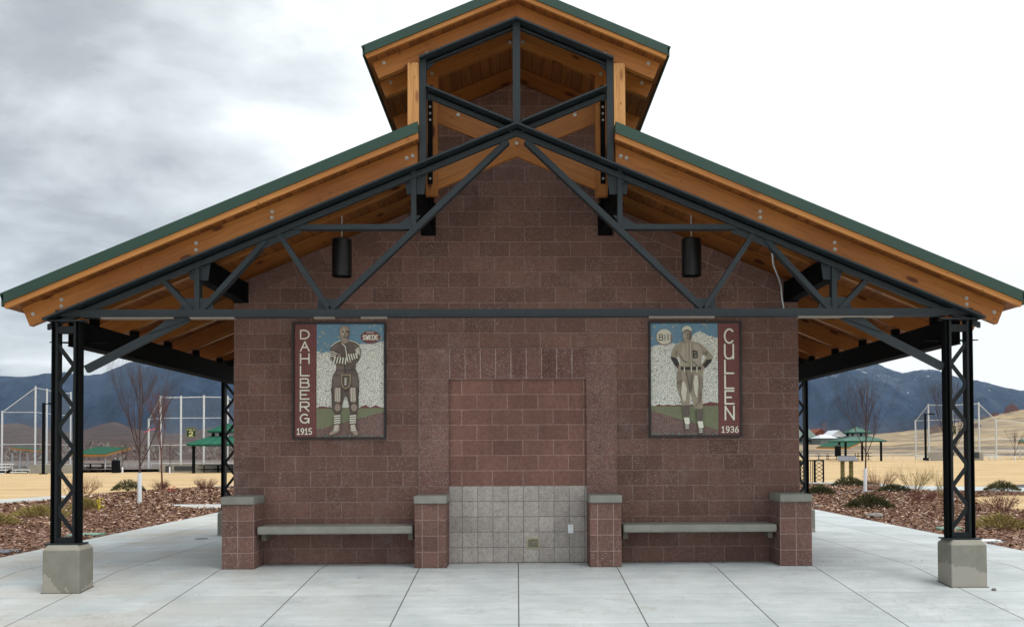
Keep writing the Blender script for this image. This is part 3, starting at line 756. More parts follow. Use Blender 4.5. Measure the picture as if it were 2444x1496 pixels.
T1 = truss(-1.66); T2 = truss(4.50, True)
# knee braces
for s in (-1, 1):
    for y in (-1.63, 4.53):
        MB().beam((s*4.96, y, 2.44), (s*3.80, y, 3.035), .085, .075, up=(0, 1, 0)).build('knee_brace', 'steel_paint', SB)
        MB().prism([(s*4.25, 2.84), (s*3.72, 3.03), (s*4.0, 3.03)], y-.05, y-.042).build('knee_plate', 'steel_paint', SB)
# purlins and eave beams
for s in (-1, 1):
    for hx, z0_, z1_ in ((1.18, 4.36, 4.78), (3.665, 3.465, 3.73)):
        x = s*hx
        MB().box(x-.01, x+.01, -1.59, 4.53, z0_+.012, z1_-.012).box(x-.07, x+.07, -1.59, 4.53, z0_, z0_+.012).box(x-.07, x+.07, -1.59, 4.53, z1_-.012, z1_).build('purlin', 'black_steel', SB)
        MB().box(x-.098, x+.098, -.03, -.0, z0_-.01, z1_+.0).build('bearing_plate', 'black_steel', SB)
    x = s*5.14
    eb = MB().box(x-.085, x+.085, -1.52, 5.35, 2.735, 2.985).box(x-.10, x+.10, -1.50, 5.35, 2.72, 2.735).box(x-.10, x+.10, -1.50, 5.35, 2.985, 3.0).build('eave_beam', 'black_steel', SB)
    for y in RY[1:]:
        MB().box(x-.045, x+.045, y-.045, y+.045, 3.001, 5.270-M*5.19).build('rafter_seat', 'black_steel', eb)
    MB().plate([(x-.34, -1.44), (x+.34, -1.44), (x+.12, -1.30), (x-.12, -1.30)], 2.770, 2.782).build('beam_stiffener', 'black_steel', eb)

# laced columns on concrete footings
def column(name, sx_, y):
    c = thing('column', None, None); c.parent = SB; c.location = (0, 0, 0)
    x = sx_*5.147-.022; ya, yb = y-.055, y+.055
    for q in (-1, 1):
        X_ = lambda u: x+q*u
        bb = lambda u, v: (min(X_(u), X_(v)), max(X_(u), X_(v)))
        MB().box(*bb(.16, .148), ya, yb, .456, 2.984, 1).box(*bb(.148, .114), ya+.045, yb-.045, .456, 2.984, 1).box(*bb(.114, .088), ya, yb, .456, 2.984).build('leg', ['column_paint', 'black_steel'], c)  # outer channel coloured black to carry its recess shade
    z = .585; k = 0; step = .236; mb = MB()
    while z+step < 2.86:
        a = (x-.098, z) if (k % 2 == 0) == (sx_ > 0) else (x+.098, z); b = (2*x-a[0], z+step)
        mb.beam((a[0], ya+.02+.0013*(k % 2), a[1]-.01), (b[0], ya+.02+.0013*(k % 2), b[1]+.01), .046, .012, up=(0, 1, 0))
        z += step; k += 1
    mb.build('lacing', 'column_paint', c)
    for z0_, z1_ in ((.457, .52), (2.85, 2.93)): MB().box(x-.0875, x+.0875, ya+.004, yb-.004, z0_, z1_).build('batten', 'column_paint', c)
    MB().box(x-.20, x+.20, ya-.06, yb+.06, .44, .455).build('base_plate', 'steel_paint', c)
    MB().box(x-.2, x+.2, ya-.02, yb+.02, 2.985, 3.0).build('cap_plate', 'steel_paint', c)
    x = sx_*5.147
    # footing with chamfered top
    h = .207; ch = .04; y0, y1 = y-.18, y+.18; zb = -.2
    v = [(x-h, y0, zb), (x+h, y0, zb), (x+h, y1, zb), (x-h, y1, zb), (x-h, y0, .39), (x+h, y0, .39), (x+h, y1, .39), (x-h, y1, .39),
         (x-h+ch, y0+ch, .44), (x+h-ch, y0+ch, .44), (x+h-ch, y1-ch, .44), (x-h+ch, y1-ch, .44)]
    mb = MB(); mb.v = v
    for f in ((0, 1, 5, 4), (1, 2, 6, 5), (2, 3, 7, 6), (3, 0, 4, 7), (4, 5, 9, 8), (5, 6, 10, 9), (6, 7, 11, 10), (7, 4, 8, 11), (8, 9, 10, 11), (3, 2, 1, 0)): mb.face(list(f))
    mb.build('footing', 'pedestal_concrete', SB, bevel=.012)
for s in (-1, 1):
    for y in (-1.648, 4.58): column('column', s, y)

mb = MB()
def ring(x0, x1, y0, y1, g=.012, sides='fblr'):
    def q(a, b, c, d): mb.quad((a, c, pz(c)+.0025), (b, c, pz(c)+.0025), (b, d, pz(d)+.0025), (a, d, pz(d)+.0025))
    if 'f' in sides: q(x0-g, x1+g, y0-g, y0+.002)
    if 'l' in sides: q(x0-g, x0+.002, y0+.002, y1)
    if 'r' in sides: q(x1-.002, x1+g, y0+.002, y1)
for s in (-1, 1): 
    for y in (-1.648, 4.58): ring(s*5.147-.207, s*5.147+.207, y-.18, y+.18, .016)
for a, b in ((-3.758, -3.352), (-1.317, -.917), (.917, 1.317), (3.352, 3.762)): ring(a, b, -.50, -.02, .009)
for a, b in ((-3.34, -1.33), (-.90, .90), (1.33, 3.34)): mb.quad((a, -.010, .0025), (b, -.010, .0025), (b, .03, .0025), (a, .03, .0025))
mb.build('joint_contact_shade', 'joint_shade_dark', SB)  # dark strips at the bases: gap joints with contact shadow painted in
# ------------------------------------------------------------------ fixtures on the building
for s, lab in ((-1, 'concrete bench slab between block piers under the maroon-left football mural'), (1, 'concrete bench slab between block piers under the baseball player mural')):
    x0, x1 = sorted((s*3.325, s*1.348))
    b_ = thing('bench', lab, 'bench', (0, 0, 0), 'concrete benches between the piers')
    MB().box(x0, x1, -.46, -.03, .43, .53).build('seat', 'cap_concrete', b_, bevel=.02)
    for q in (x0+.045, x1-.045):
        MB().prism([(q-.03, .34), (q+.03, .34), (q+.03, .428), (q-.03, .428)], -.30, -.013).build('shade_bracket', 'plate_dark', b_)  # dark bracket colour stands in for the shadow under the seat ends
for s, lab in ((-1, 'black cylinder pendant lamp hanging left, above the football player mural'), (1, 'black cylinder pendant lamp hanging right, above the baseball player mural')):
    x = s*2.185
    L = thing('pendant_lamp', lab, 'lamp', (x, -.8, 3.66), 'cylinder pendant lamps')
    mb = MB(); nn_ = 28; r0 = .122
    for r1, z in ((r0, 0), (r0, .455), (r0-.02, .465), (0.02, .465)):
        pass
    mb.cyl((0, 0, .0), (0, 0, .455), r0, n=28, caps=False); mb.cyl((0, 0, .455), (0, 0, .468), r0-.004, r0-.02, n=28); mb.cyl((0, 0, 0), (0, 0, .40), r0-.008, n=28, caps=False)
    mb.cyl((0, 0, .12), (0, 0, .13), r0-.01, n=28)
    for k in range(14):
        a = k*2*math.pi/14; mb.cyl((math.cos(a)*.112, math.sin(a)*.112, .455), (math.cos(a)*.112, math.sin(a)*.112, .476), .006, n=5)
    mb.build('lamp_shade', 'lamp_black', L, smooth=False)
    zt = 5.519-M*2.185-3.66
    MB().cyl((0, 0, .465), (0, 0, zt), .008, n=8).build('rod', 'galvanised', L)
    MB().cyl((0, 0, zt-.03), (0, 0, zt), .05, n=16).build('canopy_cup', 'galvanised', L)
v_ = thing('vent_plate', 'small square brass-framed plate low on the speckled grey tiles', 'plate', (.199, .027, .256))
MB().box(-.082, .082, -.012, 0, -.069, .069).build('frame', 'brass', v_); MB().box(-.068, .068, -.015, -.0125, -.055, .055).build('door', 'plate_dark', v_)
MB().box(-.02, .02, -.019, -.0155, .012, .018).build('handle', 'brass', v_)
v_ = thing('outlet_cover', 'small pale blue-white outlet cover on the grey tiles beside the right pier', 'outlet', (.70, .027, .445))
MB().box(-.036, .036, -.018, 0, -.058, .058).build('cover', 'white_plastic', v_, bevel=.004)
MB().cyl((0, -.019, .03), (0, -.022, .03), .008, n=8).cyl((0, -.019, -.03), (0, -.022, -.03), .008, n=8).build('screw', 'galvanised', v_)
pts = [(3.12, -.9, 4.16), (3.17, -.86, 4.12), (3.20, -.8, 3.98), (3.27, -.6, 3.84), (3.45, -.2, 3.74), (3.52, -.06, 3.66), (3.535, -.04, 3.5), (3.56, -.03, 3.38), (3.60, -.02, 3.28)]
tag(MB().tube(pts, [.011]*len(pts), 8).build('cable', 'galvanised', smooth=True), 'thin grey cable looping down from the roof onto the block wall at right', 'cable')

# ------------------------------------------------------------------ mosaic panels
def arc(cx, cy, rx, ry, a0, a1, n=10):
    return [(cx+rx*math.cos(math.radians(a0+(a1-a0)*i/n)), cy+ry*math.sin(math.radians(a0+(a1-a0)*i/n))) for i in range(n+1)]
GL = {  # strokes in a unit box, y down
 'D': [[(0, 0), (0, 1)], [(0, 0), (.4, 0)] + arc(.4, .5, .6, .5, -90, 90)[1:] + [(0, 1)]],
 'A': [[(0, 1), (.5, 0), (1, 1)], [(.2, .62), (.8, .62)]],
 'H': [[(0, 0), (0, 1)], [(1, 0), (1, 1)], [(0, .5), (1, .5)]],
 'L': [[(0, 0), (0, 1), (1, 1)]],
 'B': [[(0, 0), (0, 1)], [(0, 0), (.75, 0), (.92, .12), (.92, .36), (.75, .47), (0, .47)], [(.7, .47), (1, .6), (1, .86), (.82, 1), (0, 1)]],
 'E': [[(1, 0), (0, 0), (0, 1), (1, 1)], [(0, .5), (.7, .5)]],
 'F': [[(1, 0), (0, 0), (0, 1)], [(0, .5), (.7, .5)]],
 'R': [[(0, 1), (0, 0), (.75, 0), (1, .12), (1, .4), (.75, .52), (0, .52)], [(.45, .52), (1, 1)]],
 'G': [arc(.5, .5, .5, .5, -50, -360, 14) + [(.55, .5)], [(.98, .5), (1, 1)]],
 'C': [arc(.55, .5, .55, .5, -45, -315, 14)],
 'U': [[(0, 0), (0, .7), (.12, .92), (.35, 1), (.65, 1), (.88, .92), (1, .7), (1, 0)], [(1, .6), (1, 1)]],
 'N': [[(0, 1), (0, 0), (1, 1), (1, 0)]],
 'S': [[(.95, .15), (.7, 0), (.25, 0), (.03, .2), (.1, .42), (.9, .58), (.97, .8), (.75, 1), (.25, 1), (0, .85)]],
 'W': [[(0, 0), (.25, 1), (.5, .3), (.75, 1), (1, 0)]],
 'I': [[(.5, 0), (.5, 1)]],
 'i': [[(.5, .35), (.5, 1)], [(.5, .1), (.5, .2)]],
 'l': [[(.5, 0), (.5, 1)]],
 '1': [[(.15, .2), (.5, 0), (.5, 1)], [(.1, 1), (.9, 1)]],
 '9': [arc(.5, .3, .42, .3, 0, 360, 14), [(.92, .3), (.85, .7), (.5, 1), (.2, 1)]],
 '5': [[(.9, 0), (.15, 0), (.1, .45), (.55, .4), (.9, .6), (.85, .88), (.5, 1), (.05, .92)]],
 '3': [[(.08, .08), (.5, 0), (.88, .15), (.8, .42), (.4, .48), (.85, .56), (.92, .84), (.5, 1), (.05, .9)]],
 '6': [[(.8, 0), (.4, .15), (.1, .55)], arc(.5, .7, .42, .3, 0, 360, 14)],
 '2': [[(.05, .2), (.25, 0), (.7, 0), (.95, .2), (.85, .45), (.0, 1), (1, 1)]],
}
class Art:
    def __init__(s, mp, parent, y0):
        s.mp = mp; s.parent = parent; s.y = y0; s.k = 0
    def poly(s, mb, pts, mi, lift=None):
        y = s.y-.0007*s.k if lift is None else s.y-lift; s.k += 1
        P = [s.mp(*p) for p in pts]; a = sum(P[i][0]*P[(i+1) % len(P)][1]-P[(i+1) % len(P)][0]*P[i][1] for i in range(len(P)))
        if a < 0: P = P[::-1]
        mb.prism(P, y, y+.0006, mi)
    def stroke(s, mb, pts, wd, mi):
        # wd in art units
        y = s.y-.0007*s.k; s.k += 1
        for i, (a, b) in enumerate(zip(pts, pts[1:])):
            d = Vector((b[0]-a[0], b[1]-a[1])); 
            if d.length < 1e-6: continue
            e = d.normalized(); n_ = Vector((-e.y, e.x))*wd/2; a_ = Vector(a)-e*wd*.42; b_ = Vector(b)+e*wd*.42
            P = [s.mp(*p) for p in (a_-n_, b_-n_, b_+n_, a_+n_)]
            ar = sum(P[i][0]*P[(i+1) % 4][1]-P[(i+1) % 4][0]*P[i][1] for i in range(4))
            if ar < 0: P = P[::-1]
            yy = y-.00003*(i % 7)
            mb.prism(P, yy, yy+.0005, mi)
    def text(s, mb, t, x, y, w_, h_, gap, wd, mi):
        for ch in t:
            ww = w_*(.45 if ch in 'Iil' else 1)
            for st in GL[ch]:
                s.stroke(mb, [(x+px*ww, y+py*h_) for px, py in st], wd, mi)
            x += ww+gap
def panel(x0, x1, z0, z1, ax0, ax1, ay0, ay1, label):
    P = thing('mosaic_panel', label, 'mosaic', (0, 0, 0), 'framed mosaic panels on the block wall')
    mp = lambda cx, cy: (x0+(cx-ax0)/(ax1-ax0)*(x1-x0), z1-(cy-ay0)/(ay1-ay0)*(z1-z0))
    f = .024
    MB().box(x0, x1, -.06, -.001, z1-f, z1).box(x0, x1, -.06, -.001, z0, z0+f).box(x0, x0+f, -.06, -.001, z0+f, z1-f).box(x1-f, x1, -.06, -.001, z0+f, z1-f).build('frame', 'frame_black', P)
    MB().box(x0+f, x1-f, -.03, -.0015, z0+f, z1-f).build('backing', 'tile_dirt', P)
    return P, mp
def rect(a, b, c, d): return [(a, b), (c, b), (c, d), (a, d)]
def ell(cx, cy, rx, ry, n=22): return [(cx+rx*math.cos(2*math.pi*i/n), cy+ry*math.sin(2*math.pi*i/n)) for i in range(n)]
TM = ['tile_sky', 'tile_white', 'tile_green', 'tile_dirt', 'tile_maroon', 'tile_cream', 'tile_brown', 'tile_brown_light', 'tile_skin', 'tile_skin_dark', 'tile_khaki', 'tile_khaki_light', 'tile_dark', 'tile_gold', 'tile_teal']
TM += ['tile_mid_brown', 'tile_skin_light', 'tile_khaki_mid', 'tile_khaki_dark']
(SKY_, WH, GR, DI, MA, CR, BR, BL, SK, SD, KH, KL, DK, GO, TE, MB_, SL, KM, KD) = range(19)
# left panel
P1, mp = panel(-2.975, -1.743, 1.648, 3.194, 95, 1175, 95, 1440, 'framed mosaic of a football player with folded striped arms, maroon DAHLBERG strip at its left')
A = Art(mp, P1, -.0307)
mb = MB(); Rr = random.Random(5)
A.poly(mb, rect(372, 112, 1157, 560), SKY_)
for _ in range(42):
    x, y = Rr.uniform(385, 1150), Rr.uniform(118, 420); r = Rr.uniform(6, 13)
    if 880 < x < 1120 and 180 < y < 350: continue
    if x > 850 and y > 300: continue
    A.poly(mb, ell(x, y, r, r, 6), GO, .0014)
edge = [(372, 432), (395, 428), (415, 440), (440, 452), (462, 442), (485, 432), (510, 442), (540, 448), (700, 420), (860, 360), (890, 342), (920, 338), (940, 350), (975, 340), (1020, 352), (1060, 335), (1100, 322), (1130, 318), (1157, 310)]
A.k = 4; A.poly(mb, edge+[(1157, 1080), (372, 1080)], WH)
A.poly(mb, [(372, 1088), (395, 1070), (430, 1062), (470, 1066), (520, 1072), (700, 1088), (860, 1084), (895, 1066), (940, 1048), (985, 1076), (1020, 1068), (1060, 1050), (1100, 1072), (1157, 1082), (1157, 1095), (372, 1095)], MA)
A.poly(mb, [(372, 1088), (1157, 1084), (1157, 1135), (372, 1335)], GR)
A.poly(mb, [(372, 1330), (1157, 1128), (1157, 1420), (372, 1420)], DI)
for _ in range(60):
    x = Rr.uniform(380, 1150); y = Rr.uniform(1385, 1410); A.poly(mb, rect(x, y, x+6, y+Rr.uniform(12, 26)), TE, .0062)
mb.build('landscape', TM, P1)
A.k = 10; mb = MB(); A.poly(mb, rect(120, 112, 371, 1420), MA); mb.build('name_strip', TM, P1)
mb = MB(); A.k = 12
y = 188
for ch, h in zip('DAHLBERG', (110, 118, 122, 120, 112, 112, 118, 112)):
    A.text(mb, ch, 188, y, 98, h-14, 0, 15, CR); y += h+22
A.k = 14
A.text(mb, '1915', 146, 1318, 36, 66, 10, 11, CR)
mb.build('lettering', TM, P1)
mb = MB(); A.k = 12
body = [(600, 335), (655, 303), (700, 330), (752, 303), (835, 330), (868, 352), (888, 395), (888, 480), (862, 545), (832, 572), (826, 640), (852, 690), (868, 780), (866, 880), (858, 960), (862, 1060), (848, 1120), (842, 1172), (768, 1172), (748, 1100), (744, 1040), (728, 975), (706, 948), (690, 985), (672, 1050), (660, 1120), (652, 1165), (580, 1150), (552, 1100), (545, 1040), (552, 940), (545, 860), (548, 770), (562, 705), (598, 648), (602, 580), (565, 560), (540, 505), (524, 435), (540, 380)]
A.poly(mb, body, BR)
for pl in ([(560, 360), (600, 345), (640, 345), (600, 400), (560, 440), (545, 420)], [(800, 340), (850, 370), (860, 400), (815, 390)], [(612, 590), (690, 600), (680, 690), (610, 690)], [(566, 720), (640, 720), (650, 830), (570, 838)], [(780, 720), (840, 720), (852, 830), (790, 838)]):
    A.poly(mb, pl, MB_)
for st in ([(700, 580), (705, 700)], [(600, 652), (830, 648)], [(545, 845), (555, 1010)], [(862, 850), (850, 1020)], [(690, 860), (712, 900), (740, 860)], [(800, 600), (780, 640)]):
    A.stroke(mb, st, 7, DK)
A.poly(mb, ell(700, 222, 58, 84), SK); A.poly(mb, ell(682, 205, 30, 46), SL); A.poly(mb, [(672, 285), (735, 285), (742, 325), (700, 345), (662, 320)], SK)
A.poly(mb, [(640, 215), (640, 170), (668, 140), (710, 135), (748, 155), (762, 195), (755, 235), (742, 190), (715, 165), (680, 160), (655, 185)], BL)
A.poly(mb, [(735, 190), (762, 195), (752, 262), (728, 300), (720, 280), (738, 240)], SD)
for q in (rect(664, 206, 692, 215), rect(712, 206, 738, 215), rect(664, 194, 694, 199), rect(710, 194, 740, 199), rect(698, 225, 708, 250), rect(682, 266, 724, 274)): A.poly(mb, q, DK)
A.stroke(mb, [(540, 375), (590, 335), (655, 306)], 7, CR); A.stroke(mb, [(752, 306), (830, 330), (870, 360), (888, 400)], 7, CR)
A.stroke(mb, [(668, 340), (708, 378), (712, 420), (724, 462)], 9, CR)
# striped sleeves
A.poly(mb, [(532, 430), (600, 440), (640, 480), (720, 520), (716, 566), (640, 582), (590, 575), (556, 545)], BR)
for i in range(3):
    A.stroke(mb, [(528+i*4, 436+i*24), (572+i*4, 440+i*26), (612-i*14, 462+i*22)], 9, CR)
for i in range(5):
    A.stroke(mb, [(592+i*31, 500+i*3), (574+i*34, 560+i*4)], 13, CR)
for i in range(5):
    A.stroke(mb, [(722+i*27, 470-i*2), (738+i*27, 548-i*10)], 13, CR)
for i in range(5):
    A.stroke(mb, [(822+i*6, 420+i*16), (856, 392+i*12), (884, 398+i*22)], 6, CR)
A.poly(mb, ell(640, 485, 18, 24), BL); A.poly(mb, ell(765, 556, 24, 10), BL)
# shield on the trousers
sh = [(664, 704), (768, 704), (766, 790), (750, 840), (712, 864), (680, 838), (664, 780)]
A.stroke(mb, sh+[sh[0]], 7, GO)
for i in range(4): A.stroke(mb, [(704, 742+i*22), (722, 752+i*22)], 6, CR); A.stroke(mb, [(722, 742+i*22), (704, 752+i*22)], 6, CR)
for x, dx in ((590, 0), (764, 8)):
    A.poly(mb, [(x, 850), (x+66, 846), (x+70, 900), (x+66+dx, 1010), (x+40+dx, 1028), (x-2+dx, 1010), (x-6, 900)], BL)
    for i in range(3): A.stroke(mb, [(x+16+i*20, 858), (x+12+i*20+dx, 1004)], 6, CR)
for x in (585, 775):
    A.poly(mb, ell(x+38, 1080, 34, 44), BL)
for x, d in ((584, -1), (766, 1)):
    A.poly(mb, [(x, 1160), (x+72, 1160), (x+62, 1280), (x+6, 1280)], BR)
    for i in range(4): A.stroke(mb, [(x+4, 1178+i*26), (x+66, 1172+i*26)], 12, CR)
    sp_ = [(x+6, 1275), (x+58, 1270), (x+66, 1335), (x+40, 1362), (x-10, 1385), (x-52, 1398), (x-56, 1378), (x-20, 1345)] if d < 0 else [(x+10, 1275), (x+60, 1270), (x+74, 1330), (x+96, 1380), (x+78, 1402), (x+50, 1390), (x+30, 1358), (x+6, 1345)]
    A.poly(mb, sp_, SK)
    for i in range(4): A.stroke(mb, [(x+10+i*3*d, 1290+i*18), (x+52+i*6*d, 1284+i*18)], 7, CR)
mb.build('player_figure', TM, P1)
mb = MB(); A.k = 12; A.poly(mb, ell(998, 268, 114, 74, 30), MA)
A.text(mb, 'SWEDE', 912, 246, 26, 50, 11, 10, CR); A.stroke(mb, [(955, 214), (1035, 214)], 7, CR)
mb.build('football_badge', TM, P1)

# right panel
P2, mp = panel(1.748, 2.985, 1.657, 3.195, 80, 1150, 75, 1410, 'framed mosaic of a baseball player with hands on hips, maroon CULLEN strip at its right')
A = Art(mp, P2, -.0307)
mb = MB()
A.poly(mb, rect(98, 95, 878, 420), SKY_)
for _ in range(46):
    x, y = Rr.uniform(104, 872), Rr.uniform(100, 330); r = Rr.uniform(6, 12)
    if ((x-260)/105)**2+((y-258)/105)**2 < 1 or (x > 570 and y > 150) or 440 < x < 600: continue
    A.poly(mb, ell(x, y, r, r, 6), GO, .0014)
A.k = 4
A.poly(mb, [(98, 372), (125, 362), (160, 352), (200, 345), (260, 352), (310, 335), (345, 325), (400, 332), (440, 320), (480, 318), (575, 280), (590, 228), (625, 205), (660, 195), (672, 182), (700, 205), (740, 215), (775, 245), (810, 240), (850, 262), (878, 262), (878, 1050), (98, 1050)], WH)
A.poly(mb, [(98, 1060), (150, 1050), (190, 1030), (240, 1045), (300, 1035), (360, 1045), (420, 1036), (460, 1040), (700, 1030), (745, 1018), (790, 1005), (840, 1015), (878, 1020), (878, 1068), (98, 1068)], MA)
A.poly(mb, [(98, 1056), (878, 1052), (878, 1330), (98, 1110)], GR)
A.poly(mb, [(98, 1100), (200, 1130), (460, 1218), (700, 1290), (878, 1330), (878, 1395), (98, 1395)], DI)
for _ in range(60):
    x = Rr.uniform(104, 870); y = Rr.uniform(1360, 1380); A.poly(mb, rect(x, y, x+6, y+Rr.uniform(12, 24)), TE, .0062)
mb.build('landscape', TM, P2)
A.k = 10; mb = MB(); A.poly(mb, rect(880, 95, 1130, 1395), MA); mb.build('name_strip', TM, P2)
mb = MB(); A.k = 12; y = 162
for ch, y0_, y1_ in (('C', 166, 325), ('U', 345, 505), ('L', 528, 676), ('L', 702, 850), ('E', 880, 1028), ('N', 1060, 1210)):
    A.text(mb, ch, 958, y0_, 98, y1_-y0_, 0, 19, CR)
A.k = 14; A.text(mb, '1936', 912, 1292, 40, 66, 12, 11, CR)
mb.build('lettering', TM, P2)
mb = MB(); A.k = 12
A.poly(mb, [(455, 312), (500, 300), (560, 300), (620, 312), (690, 345), (760, 400), (826, 480), (800, 540), (745, 600), (712, 625), (700, 700), (706, 800), (692, 930), (700, 1060), (680, 1092), (600, 1082), (585, 1010), (552, 900), (548, 1045), (460, 1048), (440, 960), (398, 830), (400, 700), (415, 630), (370, 570), (330, 490), (345, 430), (380, 360)], KH)
A.poly(mb, [(430, 470), (405, 500), (425, 560), (445, 590), (440, 530)], WH)
A.poly(mb, [(688, 460), (740, 490), (700, 560), (686, 580)], WH)
A.poly(mb, [(338, 482), (400, 500), (432, 562), (420, 622), (378, 580), (335, 505)], DK)
A.poly(mb, [(745, 520), (812, 512), (800, 545), (748, 600), (728, 618), (700, 580)], DK)
A.poly(mb, [(415, 585), (445, 590), (440, 640), (420, 630)], SK); A.poly(mb, [(690, 590), (712, 590), (722, 618), (700, 640)], SK)
A.poly(mb, [(470, 340), (500, 330), (505, 590), (450, 590), (440, 480)], KM); A.poly(mb, [(600, 330), (660, 350), (690, 420), (660, 590), (585, 590)], KM); A.poly(mb, [(415, 660), (450, 650), (455, 760), (430, 860), (405, 800)], KD); A.poly(mb, [(520, 660), (590, 660), (570, 760), (556, 900), (530, 800)], KD); A.poly(mb, [(660, 700), (698, 740), (690, 900), (670, 1040), (655, 900)], KD)
A.poly(mb, ell(523, 245, 52, 72), SK); A.poly(mb, ell(508, 232, 26, 40), SL); A.poly(mb, rect(498, 290, 552, 322), SK)
A.poly(mb, [(468, 200), (462, 165), (490, 135), (525, 125), (562, 140), (580, 170), (578, 205), (530, 172), (490, 182)], KL)
A.poly(mb, [(466, 205), (488, 178), (530, 168), (578, 192), (580, 208), (530, 185), (492, 192)], BR)
for q in (rect(492, 211, 516, 219), rect(532, 211, 556, 219), rect(519, 226, 529, 248), rect(505, 262, 544, 269)): A.poly(mb, q, DK)
A.poly(mb, [(545, 215), (575, 215), (568, 280), (545, 300)], SD)
A.poly(mb, rect(448, 602, 680, 636), DK)
for x in (480, 560, 625): A.poly(mb, rect(x, 600, x+14, 668), KL)
A.stroke(mb, [(520, 320), (516, 600)], 5, KL); A.stroke(mb, [(558, 320), (566, 600)], 5, KL)
A.stroke(mb, [(640, 312), (700, 350), (760, 410), (820, 478)], 9, KL)
A.poly(mb, [(462, 770), (490, 775), (515, 850), (500, 990), (470, 1000), (445, 900)], KL)
A.poly(mb, [(600, 700), (640, 700), (648, 800), (630, 960), (600, 900), (588, 780)], KL)
for st in ([(500, 650), (540, 800), (548, 890)], [(575, 700), (560, 880)], [(455, 760), (405, 800)], [(680, 900), (650, 1010), (610, 1060)], [(440, 470), (480, 535), (515, 548)], [(585, 545), (640, 590)], [(400, 420), (385, 470)], [(705, 430), (745, 465), (748, 430)]):
    A.stroke(mb, st, 9, SD)
# emblem letter on the chest
A.text(mb, 'B', 592, 420, 44, 76, 0, 11, DK); A.stroke(mb, [(584, 420), (606, 498)], 7, DK); A.stroke(mb, [(610, 425), (640, 490)], 5, DK)
for x, y in ((462, 1048), (618, 1092)):
    A.poly(mb, [(x+4, y), (x+78, y), (x+74, y+110), (x+62, y+140), (x+18, y+140), (x, y+70)], BR)
    A.poly(mb, [(x+12, y+138), (x+72, y+138), (x+82, y+212), (x+26, y+212)], CR)
    A.poly(mb, [(x+24, y+214), (x+80, y+210), (x+84, y+262), (x+70, y+290), (x+26, y+285), (x+18, y+250)], BR)
    for i in range(3): A.stroke(mb, [(x+34, y+222+i*20), (x+66, y+218+i*20)], 8, CR)
mb.build('player_figure', TM, P2)
mb = MB(); A.k = 12; A.poly(mb, ell(260, 258, 96, 96, 26), BL); A.poly(mb, ell(262, 250, 88, 88, 26), KL)
A.text(mb, 'Bill', 202, 226, 40, 66, 17, 9, DK)
mb.build('baseball_badge', TM, P2)

# ------------------------------------------------------------------ plants
def branch(mb, p, d, L, r, depth, R, up=.35, spread=.5, n=5):
    pts = [p]; rr = [r]; q = Vector(p); dd = Vector(d).normalized(); K = 3
    for i in range(K):
        dd = (dd + Vector((R.uniform(-.12, .12), R.uniform(-.12, .12), R.uniform(-.02, .1)+up*.12))).normalized()
        q = q+dd*L/K; pts.append(tuple(q)); rr.append(r*(1-.45*(i+1)/K))
    mb.tube(pts, rr, n, caps=False)
    if depth > 0:
        for k in range(R.choice((4, 5)) if depth > 1 else R.choice((4, 5, 6))):
            t_ = R.uniform(.3, 1.); i = min(K-1, int(t_*K)); f = t_*K-i
            b0 = Vector(pts[i]).lerp(Vector(pts[i+1]), f)
            a = R.uniform(0, 2*math.pi)
            side = Vector((math.cos(a), math.sin(a), 0)); nd_ = (dd + side*spread*R.uniform(.6, 1.3) + Vector((0, 0, up))).normalized()
            branch(mb, tuple(b0), nd_, L*R.uniform(.5, .78), r*(1-.4*t_)*.55, depth-1, R, up, spread, max(3, n-1))
def bare_tree(x, y, H, seed, label, guard=.85, fork=1.0, spread=.5, bark='bark_brown', r=.035, lean=(0, 0), nb=7, zb=0., gr=.06, depth=3, group='bare young trees'):
    R = random.Random(seed); t = thing('bare_tree', label, 'tree', (x, y, zb), group)
    lx, ly = lean; K = 6
    pts = [(lx*H*i/K, ly*H*i/K+R.uniform(-.012, .012), H*.93*i/K) for i in range(K+1)]
    MB().tube(pts, [r*(1-.72*i/K) for i in range(K+1)], 8).build('trunk', bark, t, smooth=True)
    mb = MB()
    for k in range(nb):
        z = fork+(H*.8-fork)*(k/nb)**1.1; a = k*2.4+R.uniform(-.4, .4); tt = z/H
        p = (lx*z, ly*z, z); L = (H-z)*R.uniform(.42, .6)
        d = Vector((math.cos(a)*spread, math.sin(a)*spread, 1.0))
        branch(mb, p, d, L, r*(1-.7*tt)*.6, depth, R, .3, spread, 5)
    mb.build('crown', bark, t)
    if guard:
        MB().cyl((lx*.0, 0, -.02), (lx*guard, ly*guard, guard), gr, gr*.95, n=14).build('trunk_guard', 'white_plastic', t, smooth=False)
    return t
bare_tree(-11.03, 15.28, 4.3, 11, 'bare tree with white trunk guard and pink ribbon left of the shelter', guard=.88, fork=1.05, spread=.5, lean=(-.004, 0), nb=11)
bare_tree(-14.41, 26.13, 4.2, 23, 'thin reddish bare tree without guard behind the white-guarded one at left', guard=0, fork=1.5, spread=.4, bark='bark_red', lean=(-.04, 0), nb=8, r=.04)
bare_tree(11.97, 19.86, 4.1, 31, 'bare young tree with leaning white trunk guard on the mulch right of the shelter', guard=.82, fork=1.2, spread=.42, lean=(.028, 0), nb=9)
bare_tree(11.87, 13.13, 3.7, 47, 'bare young tree seen through the front right laced column', guard=.9, fork=1.15, spread=.4, nb=7, lean=(.0, 0), gr=.05)
bare_tree(-32.0, 64.8, 2.9, 5, 'small far tree with white guard beside the green roofed dugout shelter', guard=.5, fork=.8, spread=.4, nb=5, zb=gz(-32, 65), r=.03, depth=2, group='small far trees with white guards')
